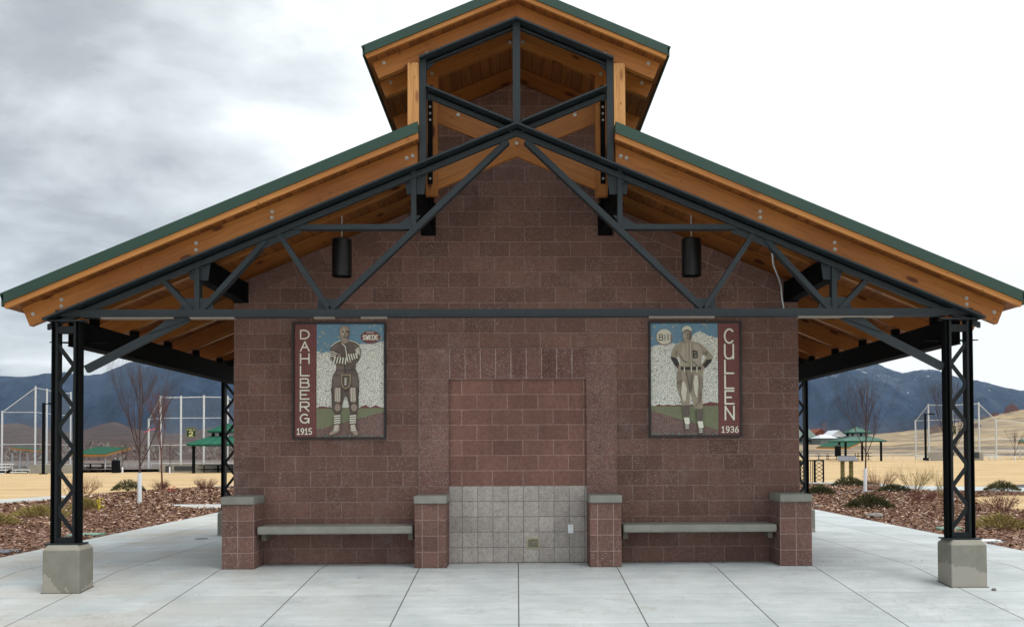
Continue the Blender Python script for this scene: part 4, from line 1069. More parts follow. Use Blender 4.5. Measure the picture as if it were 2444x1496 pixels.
bare_tree(-27.6, 63.2, 2.6, 6, 'small far tree with white guard by the dark dugout openings', guard=.5, fork=.8, spread=.3, nb=4, zb=gz(-27.6, 63), r=.03, depth=2, group='small far trees with white guards')
bare_tree(51.2, 84.0, 3.4, 8, 'small bare tree on the far right edge of the field by the fence', guard=.5, fork=.8, spread=.5, nb=6, zb=gz(51, 84), r=.04, depth=2, group='small far trees with white guards')
for (x, y, z, rx) in ((-10.55, 15.25, 2.05, .3), ):
    mb = MB(); mb.quad((x-.26, y, z+.04), (x-.02, y+.02, z+.10), (x-.02, y+.02, z+.135), (x-.26, y, z+.065)); mb.quad((x-.26, y, z+.04), (x-.34, y, z), (x-.34, y, z+.02), (x-.26, y, z+.065))
    tag(mb.build('ribbon', 'pink_ribbon'), 'pink marking ribbon tied in the guarded tree left of the shelter', 'ribbon')
def twiggy(x, y, H, W, seed, label, mat='dry_stem', n=26, group=None, depth=1, cat='shrub', name='dry_shrub'):
    R = random.Random(seed); t = thing(name, label, cat, (x, y, -.01), group); mb = MB()
    for k in range(n):
        a = R.uniform(0, 2*math.pi); rr = R.random()**.7*W*.14
        p = (math.cos(a)*rr, math.sin(a)*rr, 0); d = Vector((math.cos(a)*R.uniform(.1, .9)*W/H, math.sin(a)*R.uniform(.1, .9)*W/H, 1))
        branch(mb, p, d, H*R.uniform(.5, .9), .006, depth, R, .2, .7, 3)
        if R.random() < .7:
            q = Vector(p)+d.normalized()*H*R.uniform(.4, .95)
            for _ in range(3):
                c = q+Vector((R.uniform(-.06, .06), R.uniform(-.06, .06), R.uniform(-.05, .05))); e = .018
                mb.tri(c+Vector((-e, 0, 0)), c+Vector((e, 0, e)), c+Vector((0, e*.4, -e)))
    mb.build('stems', mat, t); return t
def juniper(x, y, H, W, seed, label, mat='juniper', n=1300, group='low evergreen shrubs'):
    R = random.Random(seed); t = thing('low_shrub', label, 'shrub', (x, y, -.01), group); mb = MB()
    for k in range(n):
        a = R.uniform(0, 2*math.pi); rr = R.random()**.6; h = H*(1-rr**2)*R.uniform(.35, 1.1)+.02
        c = Vector((math.cos(a)*rr*W/2, math.sin(a)*rr*W/2*.8, h)); L = R.uniform(.05, .13)
        d = Vector((math.cos(a)*rr+R.uniform(-.5, .5), math.sin(a)*rr+R.uniform(-.5, .5), R.uniform(.1, .9))).normalized()*L
        s_ = d.cross(Vector((R.uniform(-1, 1), R.uniform(-1, 1), .3))).normalized()*.012
        mb.tri(c-s_, c+s_, c+d)
    for k in range(14):
        a = R.uniform(0, 6.28); mb.tube([(0, 0, 0), (math.cos(a)*W*.2, math.sin(a)*W*.16, H*.5), (math.cos(a)*W*.42, math.sin(a)*W*.33, H*.45)], [.012, .008, .003], 4, caps=False)
    mb.build('foliage', mat, t); return t
juniper(-15.0, 24.2, .38, 1.2, 1, 'low dark green juniper at the grass edge left of the guarded tree')
juniper(-11.2, 9.8, .20, 1.25, 2, 'spreading brown green juniper behind the front left column', mat='dry_grass', n=1600)
juniper(-11.0, 7.3, .20, 1.2, 3, 'brown green juniper at the left edge of the mulch bed', mat='dry_grass', n=1500)
juniper(-11.3, 12.4, .24, .8, 4, 'small juniper on the mulch seen through the front left column lacing', mat='dry_grass')
juniper(8.92, 11.3, .30, 1.15, 5, 'rounded dark green juniper in the middle of the right mulch bed', n=1500)
juniper(10.0, 18.6, .25, 1.0, 6, 'dark juniper beside the rear right column')
juniper(13.35, 25.4, .34, 1.3, 7, 'low dark green juniper at the foot of the sign stand')
juniper(14.2, 26.4, .14, 1.4, 8, 'very flat dark juniper right of the sign stand', n=900)
juniper(17.0, 20.4, .3, 1.2, 9, 'low dark juniper at the path edge on the far right')
juniper(13.2, 20.4, .2, 1.1, 10, 'small flat juniper under the tall dry seed stalks')
juniper(9.0, 5.0, .22, 1.0, 12, 'faded olive ground juniper right of the front right column', mat='dry_grass', n=900)
twiggy(-14.0, 24.8, .42, .95, 21, 'rounded reddish brown dry shrub just right of the guarded tree', 'red_twig', 60, 'dry shrubs')
twiggy(-12.46, 25.4, .5, 1.1, 22, 'dry pinkish shrub beside the rear left column', 'red_twig', 60, 'dry shrubs')
twiggy(-15.6, 22.0, .62, 1.3, 23, 'loose dry shrub at the grass edge right of the front left column', 'dry_stem', 40, 'dry shrubs')
twiggy(-13.4, 16.2, .95, 1.0, 24, 'tall sparse dry stalks by the path left of the front left column', 'dry_stem', 14, 'dry shrubs')
twiggy(-9.2, 6.6, .5, .5, 25, 'sparse dry stalks in the mulch behind the front left footing', 'dry_grass', 12, 'dry shrubs')
twiggy(12.9, 20.9, .78, 1.3, 26, 'bushy dry shrub just right of the leaning tree guard', 'dry_stem', 60, 'dry shrubs')
twiggy(14.0, 20.6, .95, 1.5, 27, 'tall dry seed-headed stalks behind the right mulch bed', 'dry_grass', 40, 'dry shrubs')
twiggy(11.6, 14.4, .42, 1.2, 28, 'low brown dry shrub in the right mulch bed left of the front column', 'red_twig', 60, 'dry shrubs')
twiggy(11.5, 9.8, .52, 1.15, 29, 'reddish dry shrub in front of the pale turf patch', 'red_twig', 46, 'dry shrubs')
twiggy(12.9, 16.2, .8, .3, 30, 'thin dry stalks seen through the front right column', 'dry_grass', 12, 'dry shrubs')
fl = thing('yellow_flower', 'small yellow flowering stem alone on the left mulch', 'flower', (-10.6, 11.6, 0)); mb = MB(); R = random.Random(2)
for k in range(26):
    c = Vector((R.uniform(-.10, .10), R.uniform(-.05, .05), .2+R.uniform(-.14, .14))); mb.quad(c, c+Vector((.025, 0, .01)), c+Vector((.02, .01, .03)), c+Vector((0, 0, .02)))
for k in range(6): mb.tube([(0, 0, 0), (R.uniform(-.05, .05), 0, .3)], [.006, .003], 4)
mb.build('blossom', 'yellow_flower', fl)
mb = MB(); R = random.Random(4)
for k in range(16):
    c = Vector((-12.9+R.uniform(-.16, .16), 22.9, .1+R.uniform(-.08, .1))); mb.tri(c, c+Vector((.06, 0, .02)), c+Vector((.03, 0, .05)))
tag(mb.build('ribbon', 'pink_ribbon'), 'crumpled red marking ribbon lying on the left mulch near the grass', 'ribbon')
# valve boxes and lids
def lid(x, y, w_, d_, mat, label, rot=0):
    t = thing('valve_box', label, 'lid', (x, y, 0), 'irrigation box lids', rot)
    MB().box(-w_, w_, -d_, d_, -.05, .028).build('lid', mat, t, bevel=.01); MB().box(-w_-.02, w_+.02, -d_-.02, d_+.02, -.05, .015).build('rim', mat, t)
lid(-7.75, 4.6, .26, .18, 'valve_green', 'green irrigation box lid at the left pavement edge')
lid(8.0, 4.9, .20, .12, 'valve_green', 'pale green irrigation box lid seen left of the front right column')
lid(-7.75, 1.7, .22, .22, 'grey_lid', 'round-looking grey lid behind the front left footing')
lid(6.95+.55, 2.5, .2, .12, 'white_plastic', 'flat white lid at the pavement edge behind the front right footing')
mb = MB(); mb.cyl((0, 0, 0), (0, 0, .006), .11, n=20); o = mb.build('floor_drain', 'grey_lid'); o.location = (-5.42, 3.75, 0); tag(o, 'small round dark drain cover in the pavement left of the shelter', 'drain')
mb = MB(); R = random.Random(91)
for _ in range(420):
    x = R.uniform(-7, 7); y = R.choice((R.uniform(-.12, -.01), R.uniform(-.62, -.5) if abs(abs(x)-1.1) < .4 or abs(abs(x)-3.55) < .4 else R.uniform(-.2, -.01), R.uniform(-4.5, 8)))
    if abs(x) < 3.9 and y > 0: continue
    z = pz(y)+.004; L = R.uniform(.004, .014); a = R.uniform(0, 3.14); d = Vector((math.cos(a)*L, math.sin(a)*L, R.uniform(0, .004))); e = Vector((-math.sin(a), math.cos(a), 0))*L*.5; c = Vector((x, y, z))
    mb.quad(c-d-e, c+d-e*.5, c+d+e, c-d+e, R.choice((0, 0, 1, 2)))
tag(mb.build('litter', ['chip_dark', 'chip_mid', 'chip_light']), kind='stuff')
# stone by the pavement
me = MB(); R = random.Random(12)
bm = bmesh.new(); bmesh.ops.create_icosphere(bm, subdivisions=3, radius=1)
for v in bm.verts:
    k = 1+.22*mn.noise(v.co*1.6); v.co = Vector((v.co.x*.2*k, v.co.y*.13*k, v.co.z*.07*k))
ms = bpy.data.meshes.new('stone'); bm.to_mesh(ms); bm.free(); ms.materials.append(MATS['stone']); o = bpy.data.objects.new('stone', ms); COL.objects.link(o); o.location = (7.85, 8.1, .02); tag(o, 'flat grey stone at the edge of the right mulch bed', 'stone')
o = bpy.data.objects.new('pebble', ms); COL.objects.link(o); o.location = (5.35, -1.98, pz(-1.98)+.008); o.scale = (.13, .2, .3); tag(o, 'tiny dark pebble on the pavement at far right', 'pebble')

# ------------------------------------------------------------------ far field things
def tubes(name, mat, parent, segs, r, n=6):
    mb = MB()
    for a, b in segs: mb.cyl(a, b, r, n=n)
    return mb.build(name, mat, parent)
def backstop(name_lab, base_, posts, tops, rails, z0, sign=None):
    # posts: list of (x, y); tops: heights above z0; rails: list of heights
    t = thing('backstop', name_lab, 'backstop fence', (0, 0, 0), 'baseball backstops')
    for (x, y), h in zip(posts, tops):
        MB().cyl((x, y, z0), (x, y, z0+h), .085, n=10).build('post', 'galvanised', t)
    mb = MB(); pm = MB()
    for i in range(len(posts)-1):
        (xa, ya), (xb, yb) = posts[i], posts[i+1]; ha, hb = tops[i], tops[i+1]
        mb.cyl((xa, ya, z0+ha-.15), (xb, yb, z0+hb-.15), .04, n=6)
        for h in rails:
            if h < min(ha, hb)-.1: mb.cyl((xa, ya, z0+h), (xb, yb, z0+h), .03, n=6)
        pm.quad((xa, ya, z0), (xb, yb, z0), (xb, yb, z0+hb-.15), (xa, ya, z0+ha-.15))
    mb.build('rail', 'galvanised', t); pm.build('mesh_panel', 'chain_link', t)
    return t
zl = gz(-40, 70)
def L_(px, D): return ((px-1233.)/2260.*D, D-12.59)
D1, D2, D3 = 88., 82., 106.
zz = lambda py, D: 1.4884+(1074-py)/2260.*D
def bs(lab, D, cols, base_py, rails_py, dys=None):
    posts = [L_(px, D+(dys[i] if dys else 0)) for i, (px, _) in enumerate(cols)]
    z0 = zz(base_py, D); tops = [zz(py, D+(dys[i] if dys else 0))-z0 for i, (_, py) in enumerate(cols)]
    return backstop(lab, None, posts, tops, [zz(q, D)-z0 for q in rails_py], z0)
bs('tall chain-link backstop at the far left with a sloping top rail', D1, [(15, 975), (93, 917), (120, 923), (151, 929), (176, 931), (184, 1000)], 1122, (979, 1055), [0, 0, 3, 6, 9, 12])
B2 = bs('tall chain-link backstop carrying the FIELD 2 sign left of the shelter', D2, [(360, 995), (388, 941), (436, 941), (490, 940), (546, 941), (610, 990)], 1122, (994, 1058, 1101), [4, 0, 0, 0, 0, 4])
bs('chain-link backstop on the far right below the tan hillside', D3, [(2191, 1005), (2223, 966), (2280, 967), (2345, 963), (2386, 1003), (2460, 1010)], 1099, (1005, 1052, 1080), [4, 2, 0, 0, 0, 4])
def board(px, py, D, s, txt, num, label):
    x, y = L_(px, D); z = zz(py, D); t = thing('field_sign', label, 'sign', (x, y-.12, z), 'numbered field signs')
    MB().box(-s, s, 0, .03, -s, s).build('board', 'sign_green', t)
    bd = MB(); e = s*.03
    bd.box(-s+e, s-e, -.004, -.001, s-2*e, s-e).box(-s+e, s-e, -.004, -.001, -s+e, -s+2*e).box(-s+e, -s+2*e, -.004, -.001, -s+2*e, s-2*e).box(s-2*e, s-e, -.004, -.001, -s+2*e, s-2*e); bd.build('border', 'sign_yellow', t)
    mp_ = lambda a, b: ((a-50)/50*s, (50-b)/50*s); A_ = Art(mp_, t, -.005); mb = MB()
    if txt: A_.text(mb, txt, 15, 15, 11, 18, 5, 2.6, 0)
    A_.text(mb, num, 30, 46, 38, 38, 0, 8, 0); mb.build('lettering', 'sign_yellow', t)
board(461, 1028, D2-.2, .43, 'FIELD', '2', 'dark green square sign reading FIELD 2 on the left backstop')
board(2279, 1030, D3-.2, .45, 'FIELD', '3', 'dark green square sign reading 3 on the right backstop behind the column')
# dugout walls
def wall_box(name, lab, pa, pb, D, ytop, ybot, openings=(), mat='block_wall_grey'):
    (xa, y), (xb, _) = L_(pa, D), L_(pb, D); t = thing(name, lab, 'wall', (0, 0, 0))
    MB().box(xa, xb, y, y+.3, zz(ybot, D)-.3, zz(ytop, D)).build('wall', mat, t)
    for a, b, c, d in openings:
        (oa, _), (ob, _) = L_(a, D), L_(b, D); MB().box(oa, ob, y-.06, y-.002, zz(d, D), zz(c, D)).build('opening', 'window_dark', t)
wall_box('dugout_wall', 'low grey block dugout wall at the far left beside the lamp post', 78, 186, 81, 1103, 1129)
wall_box('dugout_wall', 'low grey block dugout wall with dark openings below the FIELD 2 sign', 386, 560, 80, 1104, 1127, ((400, 414, 1107, 1125), (421, 464, 1108, 1118)))
wall_box('dugout_wall', 'low grey dugout wall on the far right left of the column', 2218, 2262, 104, 1083, 1099)
wall_box('dugout_wall', 'low grey dugout wall with black bins on the far right', 2318, 2354, 104.2, 1084, 1098, ((2322, 2344, 1083, 1097),))
# bench racks
def bleacher(px0, px1, D, ys_, lab):
    (xa, y), (xb, _) = L_(px0, D), L_(px1, D); t = thing('bleacher', lab, 'bleacher', (0, 0, 0), 'pale bleachers by the fields')
    for i, py in enumerate(ys_):
        MB().box(xa, xb, y-.5*i, y-.5*i+.28, zz(py, D)-.05, zz(py, D)+.03).build('plank', 'white_board', t)
    zb = zz(ys_[-1], D)-.3
    for x in (xa+.1, (xa+xb)/2, xb-.1):
        MB().beam((x, y+.2, zb), (x, y+.2, zz(ys_[0], D)), .05, .05, up=(0, 1, 0)).beam((x, y-.5*len(ys_)+.3, zb), (x, y-.5*len(ys_)+.3, zz(ys_[-1], D)), .05, .05, up=(0, 1, 0)).build('leg', 'galvanised', t)
bleacher(42, 78, 80, (1115, 1120, 1127), 'short white-planked bleacher right of the larger one at far left')
bleacher(2, 40, 82, (1101, 1108, 1115, 1122), 'larger grey bleacher at the left edge of the picture')
bleacher(2190, 2216, 103, (1090, 1094, 1098), 'white-planked bleacher left of the dark far lamp post')
bleacher(2355, 2386, 103, (1088, 1092, 1096), 'white-planked bleacher right of the far right dugout wall')
# flat roofed dugout shelters
def dugout_roof(lab, D, p, posts_px, base_py, fascia='orange_fascia', under=None, group='low green roofed dugout shelters'):
    # p: left eave px/py, right low eave px/py, ridge left, ridge right
    t = thing('dugout_shelter', lab, 'shelter', (0, 0, 0), group)
    (l, ly), (m_, my), (r, ry), (tl, ty) = p
    def V(px, py, DD): x, y = L_(px, DD); return Vector((x, y, zz(py, DD)))
    a, b, c, d = V(l, ly, D), V(m_, my, D), V(r, ry, D+9), V(tl, ty, D+9)
    mb = MB(); th = Vector((0, 0, -.10)); mb.quad(a, b, c, d); mb.quad(a+th, d+th, c+th, b+th); mb.build('roof', 'far_green_roof', t)
    mb = MB(); e = Vector((0, 0, -.2)); mb.quad(a+th*.2+Vector((0, -.02, 0)), a+e, b+e, b+th*.2+Vector((0, -.02, 0))); mb.quad(b+th*.2, b+e, c+e, c+th*.2); mb.quad(a+e*.9, b+e*.9, c+e*.9, d+e*.9); mb.build('fascia', fascia, t)
    for px in posts_px:
        x, y = L_(px, D+1.5); MB().cyl((x, y, zz(base_py, D)), (x, y, zz(my, D)-.3), .07, n=8).build('post', 'galvanised', t)
    return t
dugout_roof('low green shelter with orange fascia right of the front left column', 84, ((170, 1079), (257, 1079), (318, 1063), (236, 1061)), (205, 258, 282), 1124)
dugout_roof('low rusty-fascia shelter roof behind the far left backstop', 92, ((36, 1062), (100, 1068), (118, 1066), (50, 1060)), (40, 58, 76), 1122)
dugout_roof('long low green roof with orange fascia behind the two-tier gazebo at right', 120, ((1951, 1069), (2030, 1070), (2064, 1056), (1985, 1056)), (1957,), 1100)
dugout_roof('sliver of orange fascia shelter at the right edge of the picture', 110, ((2438, 1060), (2480, 1060), (2500, 1050), (2445, 1050)), (2443,), 1097)
# two-tier gazebos
def gazebo(pxc, D, lab, e_low, y_low, y_lowtop, e_up, y_up, y_peak, neck, posts_px, base_py, roofmat):
    xc, yc = L_(pxc, D); t = thing('gazebo', lab, 'gazebo', (xc, yc, 0), 'two-tier green gazebos'); k = D/2260.
    def hip(name, hw, z0, hw2, z1, mat):
        mb = MB(); n0 = len(mb.v)
        mb.v += [(x*hw, y*hw, z0) for x, y in ((-1, -1), (1, -1), (1, 1), (-1, 1))] + [(x*hw2, y*hw2, z1) for x, y in ((-1, -1), (1, -1), (1, 1), (-1, 1))]
        for i in range(4): j = (i+1) % 4; mb.face([i, j, 4+j, 4+i])
        mb.face([7, 6, 5, 4][::-1]); mb.face([3, 2, 1, 0])
        r = mb.build(name, mat, t)
        sm = MB()
        for i in range(4):
            a, b = Vector(mb.v[i]), Vector(mb.v[4+i]); sm.cyl(a, b, .05, n=5)
            c, d_ = Vector(mb.v[(i+1) % 4]), Vector(mb.v[4+(i+1) % 4])
            for q in (1, 2, 3, 4, 5): f = q/6; sm.cyl(a.lerp(c, f)+Vector((0, 0, .02)), b.lerp(d_, f)+Vector((0, 0, .02)), .025, n=4)
        sm.build('seam', mat, r)
        mb2 = MB().box(-hw*.99, hw*.99, -hw*.99, -hw*.97, z0-.12, z0-.002).box(-hw*.99, hw*.99, hw*.97, hw*.99, z0-.12, z0-.002).box(-hw*.99, -hw*.97, -hw*.97, hw*.97, z0-.12, z0-.002).box(hw*.97, hw*.99, -hw*.97, hw*.97, z0-.12, z0-.002); mb2.build('eave_board', 'far_green_roof', r)
    hip('lower_roof', e_low*k, zz(y_low, D), neck*k, zz(y_lowtop, D), roofmat)
    hip('upper_roof', e_up*k, zz(y_up, D), .02, zz(y_peak, D), roofmat)
    for x in (-1, 1):
        for y in (-1, 1):
            MB().box(x*neck*k*.9-.1, x*neck*k*.9+.1, y*neck*k*.9-.1, y*neck*k*.9+.1, zz(y_lowtop, D)-.1, zz(y_up, D)).build('cupola_post', 'black_steel', t)
    for x, y in posts_px:
        MB().box(x*k-.1, x*k+.1, y*k-.1, y*k+.1, zz(base_py, D)-.1, zz(y_low, D)-.02).build('post', 'black_steel', t)
    return t
gazebo(548, 78, 'two-tier green roofed gazebo beside the rear left column', 74, 1057, 1038, 38, 1026, 1008, 30, ((-61, -61), (61, -61), (-30, 61), (61, 61)), 1128, 'mid_green_roof')
gazebo(2049, 108, 'two-tier green roofed gazebo in the field right of the shelter', 52, 1055, 1043, 26, 1034, 1022, 18, ((-42, -42), (42, -42), (-28, 42), (28, 42)), 1101, 'pale_green_roof')
# picnic tables
def ptable(px, D, base_py, lab, zs=1.):
    x, y = L_(px, D); zb = zz(base_py, D); t = thing('picnic_table', lab, 'table', (x, y, zb), 'dark picnic tables')
    MB().box(-.9, .9, -.38, .38, .72, .77).build('tabletop', 'black_steel', t)
    for s in (-1, 1):
        MB().box(-.9, .9, s*.75-.13, s*.75+.13, .42, .46).build('bench_seat', 'black_steel', t)
        MB().beam((s*.6, -.7, .0), (s*.6, .7, .0), .06, .05).beam((s*.6, 0, 0), (s*.6, 0, .72), .07, .07, up=(0, 1, 0)).beam((s*.6, -.8, .4), (s*.6, .8, .4), .05, .05).build('leg', 'black_steel', t)
for px, D, b_, lab in ((208, 86, 1121, 'picnic table leftmost under the low green shelter roof'), (238, 86.5, 1121, 'picnic table in the middle under the low green shelter roof'), (266, 87, 1121, 'picnic table right under the low green shelter roof'),
                 (508, 79, 1128, 'picnic table under the gazebo beside the rear left column'), (540, 79, 1128, 'picnic table half behind the rear left column'),
                 (1968, 118, 1099, 'picnic table leftmost under the long green roof at right'), (1988, 118, 1099, 'picnic table second under the long green roof at right'),
                 (2032, 108, 1100, 'picnic table left under the right hand gazebo'), (2064, 108, 1100, 'picnic table right under the right hand gazebo')):
    ptable(px, D, b_, lab)
# bins
def bin_(px, D, base_py, lab, h=1.0):
    x, y = L_(px, D); t = thing('litter_bin', lab, 'bin', (x, y, zz(base_py, D)), 'dark litter bins')
    MB().cyl((0, 0, 0), (0, 0, h), .33, n=14).build('body', 'black_steel', t); MB().cyl((0, 0, h), (0, 0, h+.12), .35, .2, n=14).build('lid', 'lamp_black', t)
bin_(283, 78, 1123, 'dark litter bin right of the low green roofed shelter'); bin_(2003, 100, 1092, 'dark litter bin left of the right hand gazebo', 1.1)
# lamp posts
def lamp(px, D, base_py, top_py, lab):
    x, y = L_(px, D); zb = zz(base_py, D); h = zz(top_py, D)-zb; t = thing('lamp_post', lab, 'lamp post', (x, y, zb), 'dark field lamp posts')
    MB().box(-.09, .09, -.09, .09, 0, h).build('pole', 'black_steel', t); MB().cyl((0, 0, -.05), (0, 0, .22), .3, n=16).build('base', 'black_steel', t)
    MB().box(.09, .62, -.04, .04, h-.12, h-.04).box(.45, .95, -.18, .18, h-.12, h+.02).build('lamp_head', 'black_steel', t)
lamp(112.5, 78, 1130, 957, 'dark square lamp post beside the front left column')
lamp(2215, 100, 1101, 990, 'dark square lamp post left of the front right column')
# interpretive sign stand
x, y = 14.55, 29.0; t = thing('sign_stand', 'angled information panel on two patterned posts by the right path', 'sign', (x, y, 0))
for s in (-1, 1):
    mb = MB().box(s*.19-.07, s*.19+.07, -.06, .06, -.02, .98); 
    p = mb.build('post', 'dry_grass', t)
    q = MB()
    for i in range(16): q.box(s*.19-.08, s*.19+.08, -.07, .07, .04+i*.058, .058+i*.058)
    q.build('band', 'black_steel', p)
MB().quad((-.48, -.35, .96), (.38, -.35, .96), (.48, .3, 1.14), (-.32, .3, 1.14)); mb = MB(); n0 = [(-.48, -.35, .96), (.38, -.35, .96), (.48, .3, 1.14), (-.32, .3, 1.14)]
mb.v = n0+[(a, b, c+.03) for a, b, c in n0]
for f in ((0, 1, 5, 4), (1, 2, 6, 5), (2, 3, 7, 6), (3, 0, 4, 7), (4, 5, 6, 7), (3, 2, 1, 0)): mb.face(list(f))
mb.build('panel', 'grey_lid', t)
# lattice railings
def lattice(x0, x1, y, lab, n=1, bars=False):
    t = thing('lattice_railing', lab, 'railing', (x0, y, 0), 'black lattice railings'); w_ = x1-x0; H = 1.0
    MB().box(-.03, .03, -.03, .03, -.02, H).box(w_-.03, w_+.03, -.03, .03, -.02, H).build('post', 'black_steel', t)
    MB().box(.03, w_-.03, -.02, .02, H-.05, H).build('top_rail', 'black_steel', t)
    mb = MB(); k = 5
    for i in range(k):
        za, zb_ = .02+(H-.08)*i/k, .02+(H-.08)*(i+1)/k
        if bars: continue
        mb.beam((.03, 0, za), (w_-.03, 0, zb_), .02, .02, up=(0, 1, 0)); mb.beam((.03, .01, zb_), (w_-.03, .01, za), .02, .02, up=(0, 1, 0))
    if bars:
        for i in range(1, 5): mb.box(w_*i/5-.012, w_*i/5+.012, -.012, .012, 0, H-.05)
    mb.build('lattice', 'black_steel', t)
lattice(13.42, 13.80, 29.9, 'black crossed lattice railing end just right of the rear right column')
lattice(12.72, 12.92, 29.8, 'narrow black lattice railing end at the wall corner'); lattice(12.95, 13.38, 29.85, 'black upright bar railing behind the rear right column', bars=True)
# field fence lines
def fence(pa, pb, D, ytop, ybot, npost, lab):
    t = thing('field_fence', lab, 'fence', (0, 0, 0)); mb = MB(); pm = MB()
    (xa, ya), (xb, yb) = L_(pa, D), L_(pb, D)
    mb.cyl((xa, ya, zz(ytop, D)), (xb, yb, zz(ytop, D)), .03, n=5); mb.build('rail', 'galvanised', t)
    q = MB()
    for i in range(npost+1):
        x = xa+(xb-xa)*i/npost; q.cyl((x, ya, zz(ybot, D)), (x, ya, zz(ytop, D)), .03, n=5)
    q.build('post', 'galvanised', t); pm.quad((xa, ya, zz(ybot, D)), (xb, yb, zz(ybot, D)), (xb, yb, zz(ytop, D)), (xa, ya, zz(ytop, D))); pm.build('mesh_panel', 'chain_link', t)
fence(1900, 2190, 114, 1087, 1100, 16, 'low chain-link fence along the far side of the right field'); fence(2386, 2600, 108, 1078, 1099, 6, 'chain-link fence running off the right edge of the picture')
fence(-120, 386, 94, 1102, 1118, 26, 'chain-link fence behind the left shelters and dugouts')
# houses on the rise at the right
def house(px0, px1, D, base_py, wall_py, peak_py, lab, wmat, rmat, gable=True, win=()):
    (xa, y), (xb, _) = L_(px0, D), L_(px1, D); t = thing('house', lab, 'house', (0, 0, 0), 'houses beyond the right field')
    zb, zw, zp = zz(base_py, D)-1.5, zz(wall_py, D), zz(peak_py, D); dep = 9
    mb = MB()
    if gable: mb.prism([(xa, zb), (xb, zb), (xb, zw), ((xa+xb)/2, zp), (xa, zw)], y, y+dep)
    else: mb.box(xa, xb, y, y+dep, zb, zw)
    mb.build('wall', wmat, t); mb = MB(); xm = (xa+xb)/2; o_ = .45
    if gable:
        sl_ = (zp-zw)/(xm-xa)
        for s in (-1, 1):
            xe = xa-o_ if s < 0 else xb+o_
            mb.prism([(xm, zp+.05), (xe, zw-sl_*o_+.05), (xe, zw-sl_*o_+.3), (xm, zp+.3)], y-.5, y+dep+.5)
    else:
        a, b, c, d = Vector((xa-o_, y-.5, zw)), Vector((xb+o_, y-.5, zw)), Vector((xb+o_-1.5, y+dep/2, zp)), Vector((xa+1.2, y+dep/2, zp)); e, f = Vector((xb+o_, y+dep+.5, zw)), Vector((xa-o_, y+dep+.5, zw))
        mb.quad(a, b, c, d); mb.quad(f, d, c, e); mb.tri(b, e, c); mb.tri(a, d, f)
    mb.build('roof', rmat, t)
    for a, b, c, d in win:
        (wa, _), (wb, _) = L_(a, D), L_(b, D); MB().box(wa, wb, y-.06, y-.01, zz(d, D), zz(c, D)).build('window', 'window_dark', t)
house(1890, 1952, 300, 1062, 1047, 1024, 'wide house with a dull green roof behind the rear right column', 'house_grey', 'house_roof_green', False, ((1910, 1918, 1051, 1057), (1930, 1938, 1051, 1057)))
house(1950, 1975, 310, 1056, 1036, 1027, 'narrow red-brown gabled house left of the white roofed ones', 'house_red', 'house_red', True, ((1960, 1965, 1040, 1044),))
house(1963, 1999, 290, 1064, 1048, 1039, 'grey house with a pale sloping roof in front of the white gabled one', 'house_grey', 'house_roof_pale', False)
house(1989, 2019, 300, 1058, 1042, 1031, 'white gabled house left of the gazebo roof', 'house_roof_pale', 'house_roof_pale', True, ((1994, 2013, 1045, 1053),))
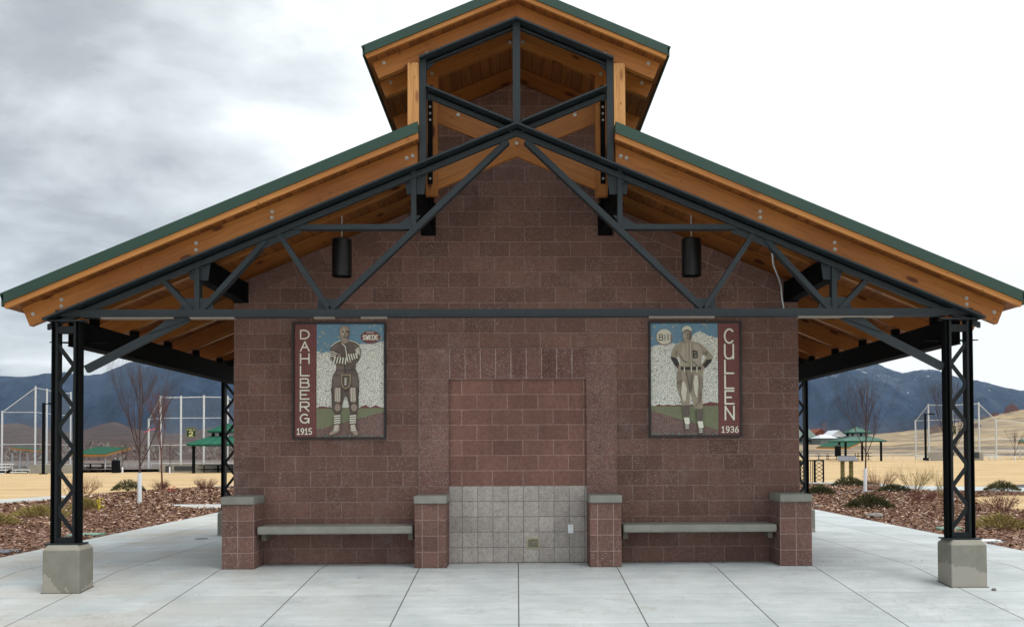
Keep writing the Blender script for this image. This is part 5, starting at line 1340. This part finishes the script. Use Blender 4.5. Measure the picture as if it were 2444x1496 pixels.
# far scrub and bushes
def bush(px, py, D, wpx, hpx, seed, lab, mat='far_twig', n=900, group='bushes on the right hillside'):
    R = random.Random(seed); x, y = L_(px, D); z = zz(py, D); k = D/2260.; t = thing('bare_bush', lab, 'bush', (x, y, z), group); mb = MB(); W_, H_ = wpx*k/2, hpx*k
    for _ in range(n):
        a = R.uniform(0, 6.283); r = R.random()**.5; h = R.random(); c = Vector((math.cos(a)*r*W_*(1-.4*h), math.sin(a)*r*W_*.6, h*H_*(1-.35*r)))
        d = Vector((R.uniform(-.5, .5), R.uniform(-.3, .3), 1)).normalized()*H_*R.uniform(.08, .28); s_ = Vector((1, R.uniform(-.5, .5), 0)).normalized()*W_*.016
        mb.tri(c-s_, c+s_, c+d)
    mb.build('crown', mat, t)
bush(2338, 1040, 330, 36, 30, 1, 'grey-brown rounded bush on the hillside right of the column'); bush(2240, 1042, 330, 44, 26, 2, 'grey-brown bush on the hillside left of the front right column')
bush(2425, 1000, 420, 44, 34, 3, 'reddish brown bush on the hilltop at the right edge', 'red_twig'); bush(2385, 1008, 420, 30, 22, 4, 'smaller reddish bush left of the one at the right edge', 'red_twig', 700)
bush(2360, 1008, 430, 26, 14, 5, 'low dark bush on the hilltop left of the red ones', 'far_twig', 500); bush(1972, 1030, 320, 14, 22, 6, 'pale brown bare tree behind the red-brown house', 'far_twig', 300); bush(2000, 1060, 280, 16, 10, 7, 'low bush in front of the pale roofed houses', 'far_twig', 200)
# scrub belt behind the left fields
R = random.Random(77); mb = MB()
for _ in range(9000):
    D = R.uniform(150, 330); u = R.uniform(-.75, -.20); x = u*D; y = D-12.6; z0 = hillz(u, D); h = R.uniform(.15, 1.0)*D/200; s_ = R.uniform(.15, .7)*D/200
    if mn.noise(Vector((u*30, D*.03, 0))) < -.05: continue
    c = Vector((x, y, z0)); mb.tri(c+Vector((-s_, 0, -.2)), c+Vector((s_, 0, -.2)), c+Vector((R.uniform(-.6, .6), 0, h)), R.choice((0, 0, 0, 1, 2)))
o = mb.build('scrub', ['far_twig', 'bark_brown', 'block_wall_grey']); tag(o, kind='stuff')
# haze
HAZE = True
if HAZE:
    m_ = bpy.data.materials.new('haze'); m_.use_nodes = True; t = m_.node_tree; t.nodes.clear(); MATS['haze'] = m_
    o_ = t.nodes.new('ShaderNodeOutputMaterial'); pv = t.nodes.new('ShaderNodeVolumePrincipled')
    pv.inputs['Color'].default_value = (.62, .78, 1, 1); pv.inputs['Density'].default_value = .00007; pv.inputs['Anisotropy'].default_value = .2
    t.links.new(pv.outputs[0], o_.inputs['Volume'])
    o = MB().box(-5200, 5200, -700, 4300, -60, 760).build('haze', 'haze'); tag(o, kind='stuff')
